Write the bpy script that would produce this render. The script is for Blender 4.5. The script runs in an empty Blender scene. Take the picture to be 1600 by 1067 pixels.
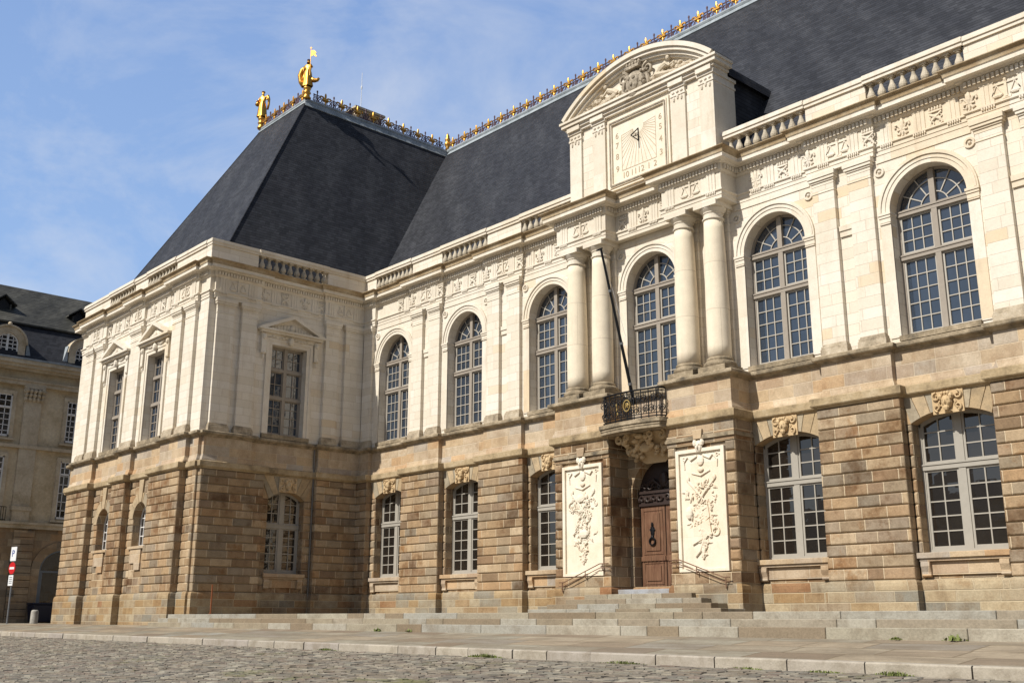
import bpy, bmesh, math, random
from mathutils import Vector, Matrix
R = math.radians
PI = math.pi
random.seed(7)
S = bpy.context.scene
COL = S.collection

# ------------------------------------------------------------------ camera
cam_d = bpy.data.cameras.new('camera')
cam = bpy.data.objects.new('camera', cam_d)
COL.objects.link(cam)
cam_d.sensor_width = 36
cam_d.lens = 1648.16 / 1600 * 36
cam_d.clip_start = .1
cam_d.clip_end = 3000
yaw, pitch, roll = R(47.7508), R(14.76), R(.1385)
fw = Vector((-math.sin(yaw) * math.cos(pitch), math.cos(yaw) * math.cos(pitch), math.sin(pitch)))
rt = Vector((math.cos(yaw), math.sin(yaw), 0))
up = rt.cross(fw)
r2 = rt * math.cos(roll) + up * math.sin(roll)
u2 = up * math.cos(roll) - rt * math.sin(roll)
m = Matrix((r2, u2, -fw)).transposed().to_4x4()
m.translation = Vector((23.3475, -27.935, -.1846))
cam.matrix_world = m
S.camera = cam

# ------------------------------------------------------------------ sun, sky, exposure
SUN_AZ, SUN_EL = R(7), R(44)
sdir = Vector((-math.sin(SUN_AZ) * math.cos(SUN_EL), -math.cos(SUN_AZ) * math.cos(SUN_EL), math.sin(SUN_EL)))
sun_d = bpy.data.lights.new('sun', 'SUN')
sun_d.energy = 5.0
sun_d.angle = R(.5)
sun_d.color = (1, .95, .86)
sun = bpy.data.objects.new('sun', sun_d)
COL.objects.link(sun)
sun.rotation_euler = sdir.to_track_quat('Z', 'Y').to_euler()

W = bpy.data.worlds.new('World')
S.world = W
W.use_nodes = True
nt = W.node_tree
nt.nodes.clear()
wo = nt.nodes.new('ShaderNodeOutputWorld')
bg = nt.nodes.new('ShaderNodeBackground')
sky = nt.nodes.new('ShaderNodeTexSky')
sky.sky_type = 'NISHITA'
sky.sun_disc = False
sky.sun_elevation = SUN_EL
sky.sun_rotation = PI + SUN_AZ
sky.air_density = 1.0
sky.dust_density = 1.3
sky.ozone_density = 1.6
bg.inputs['Strength'].default_value = .06
tc = nt.nodes.new('ShaderNodeTexCoord')
mp = nt.nodes.new('ShaderNodeMapping')
mp.inputs['Rotation'].default_value = (0, R(-22), R(35))
mp.inputs['Scale'].default_value = (1.0, 2.4, 4.6)
nt.links.new(tc.outputs['Generated'], mp.inputs['Vector'])
n1 = nt.nodes.new('ShaderNodeTexNoise')
n1.inputs['Scale'].default_value = 1.7
n1.inputs['Detail'].default_value = 7
n1.inputs['Roughness'].default_value = .6
n1.inputs['Distortion'].default_value = .5
nt.links.new(mp.outputs['Vector'], n1.inputs['Vector'])
cr = nt.nodes.new('ShaderNodeValToRGB')
cr.color_ramp.elements[0].position = .47
cr.color_ramp.elements[0].color = (0, 0, 0, 1)
cr.color_ramp.elements[1].position = .78
cr.color_ramp.elements[1].color = (.75, .75, .75, 1)
nt.links.new(n1.outputs['Fac'], cr.inputs['Fac'])
# thin bright haze over the clear sky, paler towards the horizon
sepn = nt.nodes.new('ShaderNodeSeparateXYZ')
nt.links.new(tc.outputs['Generated'], sepn.inputs[0])
hz = nt.nodes.new('ShaderNodeValToRGB')
hz.color_ramp.elements[0].position = 0
hz.color_ramp.elements[0].color = (.58, .74, .92, 1)
hz.color_ramp.elements[1].position = .62
hz.color_ramp.elements[1].color = (.2, .335, .67, 1)
e_ = hz.color_ramp.elements.new(.2)
e_.color = (.315, .505, .86, 1)
nt.links.new(sepn.outputs[2], hz.inputs[0])
hs_ = nt.nodes.new('ShaderNodeMix')
hs_.data_type = 'RGBA'
hs_.blend_type = 'MULTIPLY'
hs_.inputs[0].default_value = 1
hs_.inputs[7].default_value = (18.6, 17.9, 17.0, 1)
nt.links.new(hz.outputs['Color'], hs_.inputs[6])
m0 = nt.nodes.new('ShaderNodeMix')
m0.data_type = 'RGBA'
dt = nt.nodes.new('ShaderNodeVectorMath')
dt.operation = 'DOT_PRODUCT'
dt.inputs[1].default_value = (-.74, .67, 0)      # haze kept to the visible north west; unseen sky dimmed to lower fill light
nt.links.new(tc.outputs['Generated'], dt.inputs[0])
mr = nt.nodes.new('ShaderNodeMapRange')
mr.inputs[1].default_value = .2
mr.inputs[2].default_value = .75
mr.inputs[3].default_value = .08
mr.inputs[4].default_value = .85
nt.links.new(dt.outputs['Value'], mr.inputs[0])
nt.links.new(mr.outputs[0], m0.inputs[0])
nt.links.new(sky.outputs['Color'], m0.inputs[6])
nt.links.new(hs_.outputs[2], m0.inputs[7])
mx = nt.nodes.new('ShaderNodeMix')
mx.data_type = 'RGBA'
mx.inputs[7].default_value = (10.8, 11.4, 12.6, 1)
nt.links.new(cr.outputs['Color'], mx.inputs[0])
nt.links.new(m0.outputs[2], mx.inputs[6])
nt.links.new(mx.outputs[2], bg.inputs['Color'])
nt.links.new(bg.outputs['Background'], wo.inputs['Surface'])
S.view_settings.view_transform = 'Standard'
S.view_settings.look = 'None'
S.view_settings.gamma = 1
S.view_settings.exposure = .14
S.cycles.max_bounces = 6
S.cycles.diffuse_bounces = 4


# ------------------------------------------------------------------ materials
class G:
    """small helper for node graphs"""
    def __init__(s, name):
        s.m = bpy.data.materials.new(name)
        s.m.use_nodes = True
        s.t = s.m.node_tree
        s.b = s.t.nodes['Principled BSDF']

    def n(s, typ, **kw):
        nd = s.t.nodes.new('ShaderNode' + typ)
        for k, v in kw.items():
            setattr(nd, k, v)
        return nd

    def put(s, sock, v):
        if isinstance(v, bpy.types.NodeSocket):
            s.t.links.new(v, sock)
        elif v is not None:
            if isinstance(v, (tuple, list)) and len(v) == 3 and sock.type == 'RGBA':
                v = (*v, 1)
            sock.default_value = v

    def math(s, op, a, b=None, c=None):
        nd = s.n('Math', operation=op)
        s.put(nd.inputs[0], a)
        s.put(nd.inputs[1], b)
        s.put(nd.inputs[2], c)
        return nd.outputs[0]

    def mix(s, f, a, b, mode='MIX'):
        nd = s.n('Mix', data_type='RGBA', blend_type=mode)
        s.put(nd.inputs[0], f)
        s.put(nd.inputs[6], a)
        s.put(nd.inputs[7], b)
        return nd.outputs[2]

    def comb(s, x, y, z):
        nd = s.n('CombineXYZ')
        for i, v in enumerate((x, y, z)):
            s.put(nd.inputs[i], v)
        return nd.outputs[0]

    def pos(s):
        return s.n('NewGeometry').outputs['Position']

    def sep(s, v):
        nd = s.n('SeparateXYZ')
        s.put(nd.inputs[0], v)
        return nd.outputs

    def noise(s, vec, scale, detail=4, rough=.6, dist=0):
        nd = s.n('TexNoise')
        s.put(nd.inputs['Vector'], vec)
        nd.inputs['Scale'].default_value = scale
        nd.inputs['Detail'].default_value = detail
        nd.inputs['Roughness'].default_value = rough
        nd.inputs['Distortion'].default_value = dist
        return nd.outputs['Fac']

    def ramp(s, fac, stops, interp='LINEAR'):
        nd = s.n('ValToRGB')
        e = nd.color_ramp
        e.interpolation = interp
        while len(e.elements) < len(stops):
            e.elements.new(.5)
        for el, (p, c) in zip(e.elements, stops):
            el.position = p
            if not isinstance(c, (tuple, list)):
                c = (c, c, c)
            el.color = (*c, 1)
        s.put(nd.inputs[0], fac)
        return nd.outputs[0]

    def mapr(s, v, a, b, c=0., d=1.):
        nd = s.n('MapRange', clamp=True, interpolation_type='SMOOTHSTEP')
        s.put(nd.inputs[0], v)
        for i, q in enumerate((a, b, c, d)):
            nd.inputs[i + 1].default_value = q
        return nd.outputs[0]

    def bump(s, h, strength=.5, dist=.02):
        nd = s.n('Bump')
        nd.inputs['Strength'].default_value = strength
        nd.inputs['Distance'].default_value = dist
        s.put(nd.inputs['Height'], h)
        s.t.links.new(nd.outputs[0], s.b.inputs['Normal'])

    def done(s, col, rough=.85, metal=0, spec=.3):
        s.put(s.b.inputs['Base Color'], col)
        s.put(s.b.inputs['Roughness'], rough)
        s.b.inputs['Metallic'].default_value = metal
        s.b.inputs['Specular IOR Level'].default_value = spec
        return s.m


def stone(name, row_h, z0, mean_len, palette, mortar, mw, bump=.5, grain=.25, stain=.3, stain_col=(.3, .25, .2),
          patch=.25, joint=.9, blotch=0.):
    g = G(name)
    P = g.pos()
    x, y, z = g.sep(P)
    zz = g.math('DIVIDE', g.math('SUBTRACT', z, z0), row_h)
    row = g.math('FLOOR', zz)
    fz = g.math('FRACT', zz)
    wn = g.n('TexWhiteNoise', noise_dimensions='1D')
    g.put(wn.inputs['W'], row)
    u = g.math('DIVIDE', g.math('ADD', x, g.math('MULTIPLY', y, 1.0)), mean_len)
    w = g.math('ADD', u, g.math('MULTIPLY', wn.outputs[0], 91.7))
    vo = g.n('TexVoronoi', voronoi_dimensions='1D', feature='F1')
    g.put(vo.inputs['W'], w)
    vo.inputs['Scale'].default_value = 1
    vo.inputs['Randomness'].default_value = .8
    ve = g.n('TexVoronoi', voronoi_dimensions='1D', feature='DISTANCE_TO_EDGE')
    g.put(ve.inputs['W'], w)
    ve.inputs['Scale'].default_value = 1
    ve.inputs['Randomness'].default_value = .8
    hs = g.n('TexWhiteNoise', noise_dimensions='2D')
    g.put(hs.inputs['Vector'], g.comb(g.sep(vo.outputs['Color'])[0], g.math('MULTIPLY', row, 1.37), 0))
    base = g.ramp(hs.outputs[0], palette)
    # tone inside each block
    n2 = g.noise(P, 2.3, 5, .65)
    n3 = g.noise(P, 22, 3, .7)
    base = g.mix(g.mapr(n2, .35, .75, 0, patch), base, stain_col, 'MIX')
    base = g.mix(grain, base, g.ramp(n3, [(.25, .25), (.75, 1.0)]), 'MULTIPLY')
    if blotch:
        bl = g.noise(P, .55, 7, .72)
        base = g.mix(g.mapr(bl, .48, .66, 0, blotch), base, (.42, .3, .2), 'MULTIPLY')
        b2 = g.noise(g.comb(g.math('ADD', x, y), 7.7, z), 1.25, 6, .7)
        base = g.mix(g.mapr(b2, .56, .7, 0, blotch * .8), base, (.62, .4, .2), 'MULTIPLY')
    # weather streaks
    st = g.noise(g.comb(g.math('MULTIPLY', g.math('ADD', x, y), 1.6), 0, g.math('MULTIPLY', z, .28)), 1.2, 6, .7)
    base = g.mix(g.mapr(st, .5, .78, 0, stain), base, stain_col, 'MULTIPLY')
    dz = g.math('MULTIPLY', g.math('MINIMUM', fz, g.math('SUBTRACT', 1, fz)), row_h)
    du = g.math('MULTIPLY', ve.outputs['Distance'], mean_len)
    dm = g.math('MINIMUM', dz, du)
    jit = g.math('MULTIPLY', g.math('SUBTRACT', n3, .5), mw * 1.2)
    mk = g.mapr(g.math('ADD', dm, jit), mw * .5, mw * 1.3, 1, 0)
    col = g.mix(g.math('MULTIPLY', mk, joint), base, mortar)
    h = g.math('ADD', g.math('MULTIPLY', mk, -.5), g.math('MULTIPLY', g.math('ADD', n2, n3), .35))
    g.bump(h, bump, .03)
    return g.done(col, .88)


GRAN = [(0, (0.226, 0.152, 0.092)), (0.09, (0.463, 0.32, 0.181)), (0.18, (0.331, 0.266, 0.185)), (0.27, (0.559, 0.415, 0.258)), (0.36, (0.386, 0.25, 0.138)), (0.44, (0.268, 0.223, 0.165)), (0.53, (0.505, 0.35, 0.201)), (0.62, (0.423, 0.315, 0.199)), (0.7, (0.595, 0.464, 0.31)), (0.78, (0.292, 0.18, 0.099)), (0.86, (0.367, 0.305, 0.229)), (0.93, (0.452, 0.285, 0.151)), (1, (0.507, 0.376, 0.229))]
CH, C0 = .336, .9      # rusticated course height and the height of the first course
M = {}
M['granite'] = stone('granite blocks', CH, C0, .78, GRAN, (.62, .5, .34), .018, 1., .45, .4, (.17, .11, .06), .35, .75, .85)
M['plinth'] = stone('plinth granite', .3, -.6, 1.0,
                    [(0, (.38, .25, .12)), (.2, (.47, .37, .23)), (.4, (.36, .32, .25)), (.55, (.42, .28, .14)), (.7, (.26, .25, .21)), (.85, (.5, .41, .27)), (.95, (.4, .28, .16)), (1, (.34, .18, .09))],
                    (.5, .42, .29), .016, .9, .45, .4, (.24, .15, .07), .5, .6, .5)
M['pedestal'] = stone('pedestal granite', .39, 6.49, 1.0,
                      [(0, (.6, .45, .28)), (.25, (.52, .42, .31)), (.4, (.63, .48, .31)), (.6, (.55, .36, .2)), (.75, (.45, .4, .34)), (1, (.66, .53, .37))],
                      (.58, .49, .36), .013, .6, .4, .4, (.34, .24, .14), .45, .5, .35)
LIME = [(0, (0.72, 0.642, 0.52)), (0.2, (0.77, 0.712, 0.615)), (0.4, (0.7, 0.632, 0.52)), (0.6, (0.79, 0.737, 0.65)), (0.8, (0.75, 0.687, 0.58)), (0.94, (0.77, 0.702, 0.59)), (1, (0.7, 0.572, 0.4))]
M['lime'] = stone('limestone ashlar', .34, .2, .95, LIME, (.47, .4, .31), .01, .4, .18, .4, (.6, .52, .42), .3, .58)
M['lime_plain'] = stone('carved limestone', 1.7, .9, 2.6, LIME, (.56, .47, .36), .006, .35, .2, .45, (.55, .46, .35), .35, .35)
M['relief'] = stone('relief limestone', 2.3, .05, 3.1, [(0, (.77, .69, .56)), (.5, (.79, .725, .61)), (1, (.77, .67, .53))], (.6, .5, .36), .006, .3, .15, .3, (.66, .52, .34), .35, .3)
M['mascaron'] = stone('carved mask stone', 3.1, 4., 2.2, [(0, (.6, .44, .25)), (1, (.68, .52, .32))], (.5, .38, .25), .002, .4, .3, .3, (.4, .27, .14), .5, .1)


def weathered(name, c1, c2, c3, sc=2.2):
    g = G(name)
    P = g.pos()
    n1 = g.noise(P, sc, 6, .7)
    n2 = g.noise(P, sc * 9, 4, .7)
    c = g.ramp(n1, [(.3, c1), (.5, c2), (.68, c3)])
    c = g.mix(.35, c, g.ramp(n2, [(.3, .3), (.7, 1.)]), 'MULTIPLY')
    g.bump(g.math('ADD', n1, n2), .5, .03)
    return g.done(c, .9)


M['ledge'] = weathered('weathered ledge stone', (.1, .085, .065), (.3, .24, .16), (.5, .41, .29))
M['gutter'] = weathered('weathered cornice gutter', (.27, .18, .09), (.4, .3, .18), (.52, .43, .3), 1.3)
M['band'] = weathered('stained string course stone', (.2, .15, .09), (.42, .32, .19), (.52, .42, .28), 1.6)
M['base'] = weathered('weathered pilaster base', (.22, .18, .13), (.48, .4, .29), (.62, .54, .42), 2.4)
M['step'] = None


def island_stone(name, pal, sc=1.5, grain=.35, moss=0):
    g = G(name)
    geo = g.n('NewGeometry')
    P = geo.outputs['Position']
    c = g.ramp(geo.outputs['Random Per Island'], pal)
    n1 = g.noise(P, sc, 6, .7)
    n2 = g.noise(P, sc * 14, 4, .75)
    c = g.mix(g.mapr(n1, .4, .72, 0, .6), c, (.2, .16, .11))
    c = g.mix(grain, c, g.ramp(n2, [(.3, .3), (.7, 1.)]), 'MULTIPLY')
    if moss:
        c = g.mix(g.mapr(g.noise(P, .5, 5, .7), .58, .72, 0, moss), c, (.12, .13, .03))
    g.bump(g.math('ADD', n1, n2), .6, .02)
    return g.done(c, .85)


M['step'] = island_stone('step granite', [(0, (.4, .37, .29)), (.3, (.34, .29, .21)), (.5, (.25, .19, .125)), (.7, (.44, .4, .32)), (1, (.35, .34, .3))], 1.8, .45)
M['voussoir'] = island_stone('voussoir stone', [(0, (.5, .34, .19)), (.3, (.52, .42, .28)), (.5, (.36, .33, .26)), (.75, (.46, .34, .2)), (1, (.56, .43, .27))], 2.2, .4)
M['kerb'] = island_stone('kerb granite', [(0, (.4, .36, .3)), (.5, (.47, .42, .34)), (1, (.38, .34, .3))], 2.5)
M['cobble'] = island_stone('cobblestones', [(0, (0.137, 0.120, 0.103)), (.15, (0.244, 0.221, 0.181)), (.3, (0.190, 0.150, 0.123)), (.45, (0.315, 0.293, 0.235)), (.6, (0.145, 0.137, 0.119)), (.72, (0.270, 0.235, 0.190)), (.85, (0.386, 0.355, 0.284)), (1, (0.208, 0.159, 0.132))], 1.1, .5, .6)


def slab_floor(name, pal, lx, ly, mortar):
    g = G(name)
    P = g.pos()
    x, y, z = g.sep(P)
    row = g.math('FLOOR', g.math('DIVIDE', y, ly))
    fy = g.math('FRACT', g.math('DIVIDE', y, ly))
    wn = g.n('TexWhiteNoise', noise_dimensions='1D')
    g.put(wn.inputs['W'], row)
    w = g.math('ADD', g.math('DIVIDE', x, lx), g.math('MULTIPLY', wn.outputs[0], 77.7))
    vo = g.n('TexVoronoi', voronoi_dimensions='1D', feature='F1')
    ve = g.n('TexVoronoi', voronoi_dimensions='1D', feature='DISTANCE_TO_EDGE')
    for q in (vo, ve):
        g.put(q.inputs['W'], w)
        q.inputs['Scale'].default_value = 1
    hs = g.n('TexWhiteNoise', noise_dimensions='2D')
    g.put(hs.inputs['Vector'], g.comb(g.sep(vo.outputs['Color'])[0], row, 0))
    c = g.ramp(hs.outputs[0], pal)
    n1 = g.noise(P, 1.1, 6, .7)
    n2 = g.noise(P, 16, 4, .7)
    c = g.mix(g.mapr(n1, .42, .7, 0, .6), c, (.2, .16, .11))
    c = g.mix(.35, c, g.ramp(n2, [(.3, .35), (.7, 1.)]), 'MULTIPLY')
    d = g.math('MINIMUM', g.math('MULTIPLY', g.math('MINIMUM', fy, g.math('SUBTRACT', 1, fy)), ly), g.math('MULTIPLY', ve.outputs['Distance'], lx))
    mk = g.mapr(d, .01, .03, 1, 0)
    st = g.noise(g.comb(g.math('MULTIPLY', x, .35), g.math('MULTIPLY', y, 1.5), 0), 1.3, 7, .7)
    c = g.mix(g.mapr(st, .42, .68, 0, .7), c, (.17, .135, .095))
    c = g.mix(g.mapr(st, .3, .45, .5, 0), c, (.42, .38, .3))
    c = g.mix(g.math('MULTIPLY', mk, .8), c, mortar)
    g.bump(g.math('SUBTRACT', g.math('ADD', n1, n2), mk), .6, .03)
    return g.done(c, .85)


M['pavement'] = slab_floor('pavement slabs', [(0, (.37, .33, .25)), (.25, (.26, .24, .19)), (.5, (.38, .31, .22)), (.75, (.22, .165, .115)), (1, (.33, .315, .27))], 1.9, .75, (.17, .13, .08))
M['plaza'] = slab_floor('plaza bedding', [(0, (.16, .13, .1)), (.5, (.22, .19, .14)), (1, (.15, .12, .09))], .25, .16, (.1, .08, .05))


def slate(name, base, light):
    g = G(name)
    P = g.pos()
    x, y, z = g.sep(P)
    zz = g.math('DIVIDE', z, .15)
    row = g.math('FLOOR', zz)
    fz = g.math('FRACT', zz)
    wn = g.n('TexWhiteNoise', noise_dimensions='1D')
    g.put(wn.inputs['W'], row)
    w = g.math('ADD', g.math('DIVIDE', g.math('ADD', x, y), .26), g.math('MULTIPLY', wn.outputs[0], 50))
    hs = g.n('TexWhiteNoise', noise_dimensions='2D')
    g.put(hs.inputs['Vector'], g.comb(g.math('FLOOR', w), row, 0))
    n1 = g.noise(g.comb(g.math('MULTIPLY', g.math('ADD', x, y), .9), 0, g.math('MULTIPLY', z, .35)), .9, 6, .65)
    c = g.mix(g.mapr(n1, .36, .85, 0, .8), base, light)
    c = g.mix(.6, c, g.ramp(hs.outputs[0], [(0, .5), (1, 1.2)]), 'MULTIPLY')
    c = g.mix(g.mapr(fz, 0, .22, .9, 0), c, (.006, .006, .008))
    g.bump(g.math('ADD', g.math('MULTIPLY', fz, -1.0), g.math('MULTIPLY', hs.outputs[0], .5)), .6, .05)
    return g.done(c, .7, 0, .12)


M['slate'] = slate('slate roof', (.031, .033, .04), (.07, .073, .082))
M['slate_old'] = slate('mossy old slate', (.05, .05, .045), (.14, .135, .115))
M['lead'] = weathered('lead sheet', (.2, .23, .25), (.32, .36, .39), (.42, .46, .49), 1.5)


def plain(name, c, rough=.6, metal=0, spec=.4, var=.25, sc=6):
    g = G(name)
    P = g.pos()
    n = g.noise(P, sc, 5, .65)
    col = g.mix(var, c, g.ramp(n, [(.3, .45), (.7, 1.1)]), 'MULTIPLY')
    g.bump(n, .25, .01)
    return g.done(col, rough, metal, spec)


M['gold'] = plain('gold leaf', (.66, .35, .075), .4, 1, .5, .4, 9)
M['dark_iron'] = plain('dark crest iron', (.12, .07, .085), .6, .1)
M['iron'] = plain('black wrought iron', (.012, .013, .016), .4, .5)
M['taupe'] = plain('taupe painted window wood', (.31, .27, .225), .6, 0, .3, .18)
M['greywhite'] = plain('grey white painted window wood', (.36, .335, .29), .55, 0, .3, .15)
M['bars'] = plain('pale glazing bars', (.43, .4, .35), .55, 0, .3, .12)
M['whitewood'] = plain('white painted window wood', (.75, .74, .72), .5, 0, .3, .1)
M['stucco'] = weathered('stained ochre render', (.5, .39, .24), (.68, .56, .38), (.77, .66, .48), .8)
M['bg_stone'] = weathered('old limestone dressings', (.42, .34, .22), (.6, .5, .36), (.7, .61, .46), .9)
M['bg_granite'] = stone('old dark granite', .42, .2, .9, GRAN, (.3, .24, .17), .012, .5, .4, .3, (.2, .15, .1), .5, .6)
M['pipe'] = plain('dull drainpipe zinc', (.2, .185, .165), .5, .4)
M['old_gold'] = plain('dull gilding', (.42, .3, .11), .5, .6)
M['pale_red'] = plain('rusty iron', (.25, .08, .03), .8, .2)
M['handrail'] = plain('brown painted handrail', (.24, .14, .09), .5, .4)
M['sign_grey'] = plain('grey sign pole', (.25, .26, .28), .4, .5)
M['sign_white'] = plain('sign white', (.75, .76, .78), .4, 0, .4, .08)
M['sign_blue'] = plain('sign blue', (.02, .06, .3), .4, 0, .4, .08)
M['sign_red'] = plain('sign red', (.55, .02, .025), .4, 0, .4, .08)
M['black_paint'] = plain('black paint', (.01, .01, .012), .5)
M['bin_blue'] = plain('dark blue bin plastic', (.012, .017, .04), .45)
M['bin_grey'] = plain('grey cabinet', (.16, .18, .2), .5)
M['bollard'] = weathered('worn granite bollard', (.3, .28, .25), (.42, .4, .36), (.5, .48, .44), 4)
M['engrave'] = plain('engraved dial paint', (.42, .33, .22), .9)
M['grass'] = plain('weed green', (.17, .2, .06), .8, 0, .3, .4, 8)


def wood():
    g = G('varnished oak door')
    P = g.pos()
    x, y, z = g.sep(P)
    n = g.noise(g.comb(g.math('MULTIPLY', x, 14), y, g.math('MULTIPLY', z, 1.2)), 1.5, 6, .6)
    c = g.ramp(n, [(.3, (.085, .045, .026)), (.5, (.15, .078, .045)), (.7, (.22, .122, .074))])
    n2 = g.noise(P, 2, 4, .6)
    c = g.mix(g.mapr(n2, .45, .75, 0, .5), c, (.12, .05, .03))
    g.bump(n, .3, .01)
    return g.done(c, .5)


M['oak'] = wood()
M['oak_dark'] = plain('dark carved oak', (.035, .021, .017), .5)


def glass(name, tint, wob=.02, rough=.02, f0=.5):
    g = G(name)
    P = g.pos()
    n = g.noise(P, .9, 2, .5)
    n2 = g.noise(P, 3.1, 2, .5)
    x, y, z = g.sep(P)
    hs = g.n('TexWhiteNoise', noise_dimensions='3D')
    g.put(hs.inputs['Vector'], g.comb(g.math('FLOOR', g.math('MULTIPLY', g.math('ADD', x, y), 2.7)), g.math('FLOOR', g.math('MULTIPLY', z, 2.3)), 0))
    geo = g.n('NewGeometry')
    off = g.n('VectorMath', operation='SUBTRACT')
    g.put(off.inputs[0], hs.outputs['Color'])
    off.inputs[1].default_value = (.5, .5, .5)
    sc = g.n('VectorMath', operation='SCALE')
    g.put(sc.inputs[0], off.outputs[0])
    sc.inputs['Scale'].default_value = wob
    ad = g.n('VectorMath', operation='ADD')
    g.put(ad.inputs[0], geo.outputs['Normal'])
    g.put(ad.inputs[1], sc.outputs[0])
    nm = g.n('VectorMath', operation='NORMALIZE')
    g.put(nm.inputs[0], ad.outputs[0])
    b = g.n('Bump')
    b.inputs['Strength'].default_value = .035
    b.inputs['Distance'].default_value = .05
    g.put(b.inputs['Height'], n2)
    g.put(b.inputs['Normal'], nm.outputs[0])
    g.t.links.new(b.outputs[0], g.b.inputs['Normal'])
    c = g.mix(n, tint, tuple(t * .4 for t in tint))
    g.b.inputs['IOR'].default_value = 1.95
    return g.done(c, rough, 0, f0)


M['glass'] = glass('old window glass', (.042, .062, .095), f0=.5)  # blue base tint puts some sky reflection into the upper panes
M['glass_low'] = glass('ground floor window glass', (.022, .018, .015))


# ------------------------------------------------------------------ mesh helpers
def frame_main(u, d, z): return (u, -d, z)
YW, XW = -8.15, -18.03          # front wall plane and east wall plane of the corner pavilion
def frame_wf(u, d, z): return (u, YW - d, z)
def frame_we(u, d, z): return (XW + d, u, z)
def frame_id(u, d, z): return (u, d, z)
XB = -44.
def frame_bg(u, d, z): return (XB + d, u, z)


class MB:
    def __init__(s, F=frame_main):
        s.F = F
        s.v = []
        s.f = []

    def P(s, u, d, z):
        s.v.append(s.F(u, d, z))
        return len(s.v) - 1

    def poly(s, pts):
        s.f.append([s.P(*p) for p in pts])

    def box(s, u0, u1, d0, d1, z0, z1):
        i = [s.P(u, d, z) for z in (z0, z1) for d in (d0, d1) for u in (u0, u1)]
        for q in ((0, 1, 3, 2), (4, 6, 7, 5), (0, 4, 5, 1), (2, 3, 7, 6), (0, 2, 6, 4), (1, 5, 7, 3)):
            s.f.append([i[k] for k in q])

    def pillow(s, u0, u1, d0, d1, z0, z1, c=.035):
        """stone block with a chamfered front face"""
        rings = []
        for (e, d) in ((0, d0), (0, d1 - c), (c * .35, d1 - c * .35), (c, d1)):
            rings.append([s.P(u, d, z) for u, z in ((u0 + e, z0 + e), (u1 - e, z0 + e), (u1 - e, z1 - e), (u0 + e, z1 - e))])
        for a, b in zip(rings, rings[1:]):
            for k in range(4):
                s.f.append([a[k], a[(k + 1) % 4], b[(k + 1) % 4], b[k]])
        s.f.append(rings[-1])

    def prism(s, pts, d0, d1):
        """outline in (u,z) extruded from depth d0 to d1"""
        a = [s.P(u, d0, z) for u, z in pts]
        b = [s.P(u, d1, z) for u, z in pts]
        n = len(pts)
        for k in range(n):
            s.f.append([a[k], a[(k + 1) % n], b[(k + 1) % n], b[k]])
        s.f.append(b)
        s.f.append(a[::-1])

    def bar(s, p, q, w, d0, d1):
        dx, dz = q[0] - p[0], q[1] - p[1]
        L = math.hypot(dx, dz) or 1
        ox, oz = -dz / L * w / 2, dx / L * w / 2
        s.prism([(p[0] + ox, p[1] + oz), (p[0] - ox, p[1] - oz), (q[0] - ox, q[1] - oz), (q[0] + ox, q[1] + oz)], d0, d1)

    def arc(s, uc, zc, r0, r1, a0, a1, d0, d1, n=16, ez=1.0):
        prev = None
        for k in range(n + 1):
            a = a0 + (a1 - a0) * k / n
            c, si = math.cos(a), math.sin(a) * ez
            cur = [s.P(uc + r * c, d, zc + r * si) for r in (r0, r1) for d in (d0, d1)]
            if prev:
                for x, y in ((0, 1), (1, 3), (3, 2), (2, 0)):
                    s.f.append([prev[x], prev[y], cur[y], cur[x]])
            else:
                s.f.append([cur[0], cur[1], cur[3], cur[2]])
            prev = cur
        s.f.append([prev[0], prev[2], prev[3], prev[1]])

    def blob(s, u, d, z, ru, rd, rz, nu=8, nv=5, rot=0.):
        ca, sa = math.cos(rot), math.sin(rot)
        rows = []
        for j in range(1, nv):
            t = PI * j / nv
            row = []
            for k in range(nu):
                p = 2 * PI * k / nu
                a, b, c = ru * math.sin(t) * math.cos(p), rd * math.sin(t) * math.sin(p), rz * math.cos(t)
                row.append(s.P(u + a * ca - c * sa, d + b, z + a * sa + c * ca))
            rows.append(row)
        top = s.P(u - rz * sa, d, z + rz * ca)
        bot = s.P(u + rz * sa, d, z - rz * ca)
        for a, b in zip(rows, rows[1:]):
            for k in range(nu):
                s.f.append([a[k], a[(k + 1) % nu], b[(k + 1) % nu], b[k]])
        for k in range(nu):
            s.f.append([top, rows[0][(k + 1) % nu], rows[0][k]])
            s.f.append([bot, rows[-1][k], rows[-1][(k + 1) % nu]])

    def tube(s, pts, r, n=6, r_end=None):
        """pts are (u,d,z); round bar with tapering radius"""
        V = [Vector(p) for p in pts]
        rings = []
        m_ = len(V)
        for i, p in enumerate(V):
            t = (V[min(i + 1, m_ - 1)] - V[max(i - 1, 0)])
            if t.length < 1e-9:
                t = Vector((0, 0, 1))
            t.normalize()
            a = t.cross(Vector((0, 1, 0)))
            if a.length < .1:
                a = t.cross(Vector((1, 0, 0)))
            a.normalize()
            b = t.cross(a)
            rr = r if r_end is None else r + (r_end - r) * i / (m_ - 1)
            rings.append([s.P(*(p + a * rr * math.cos(2 * PI * k / n) + b * rr * math.sin(2 * PI * k / n))) for k in range(n)])
        for a, b in zip(rings, rings[1:]):
            for k in range(n):
                s.f.append([a[k], a[(k + 1) % n], b[(k + 1) % n], b[k]])
        s.f.append(rings[0][::-1])
        s.f.append(rings[-1])

    def spiral(s, u, d, z, r, turns, a0, thick, dirn=1, n=18, r_in=.25):
        pts = []
        for k in range(n + 1):
            t = k / n
            a = a0 + dirn * turns * 2 * PI * t
            rr = r * (1 - (1 - r_in) * t)
            pts.append((u + rr * math.cos(a), d, z + rr * math.sin(a)))
        s.tube(pts, thick, 5, thick * .6)

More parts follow.
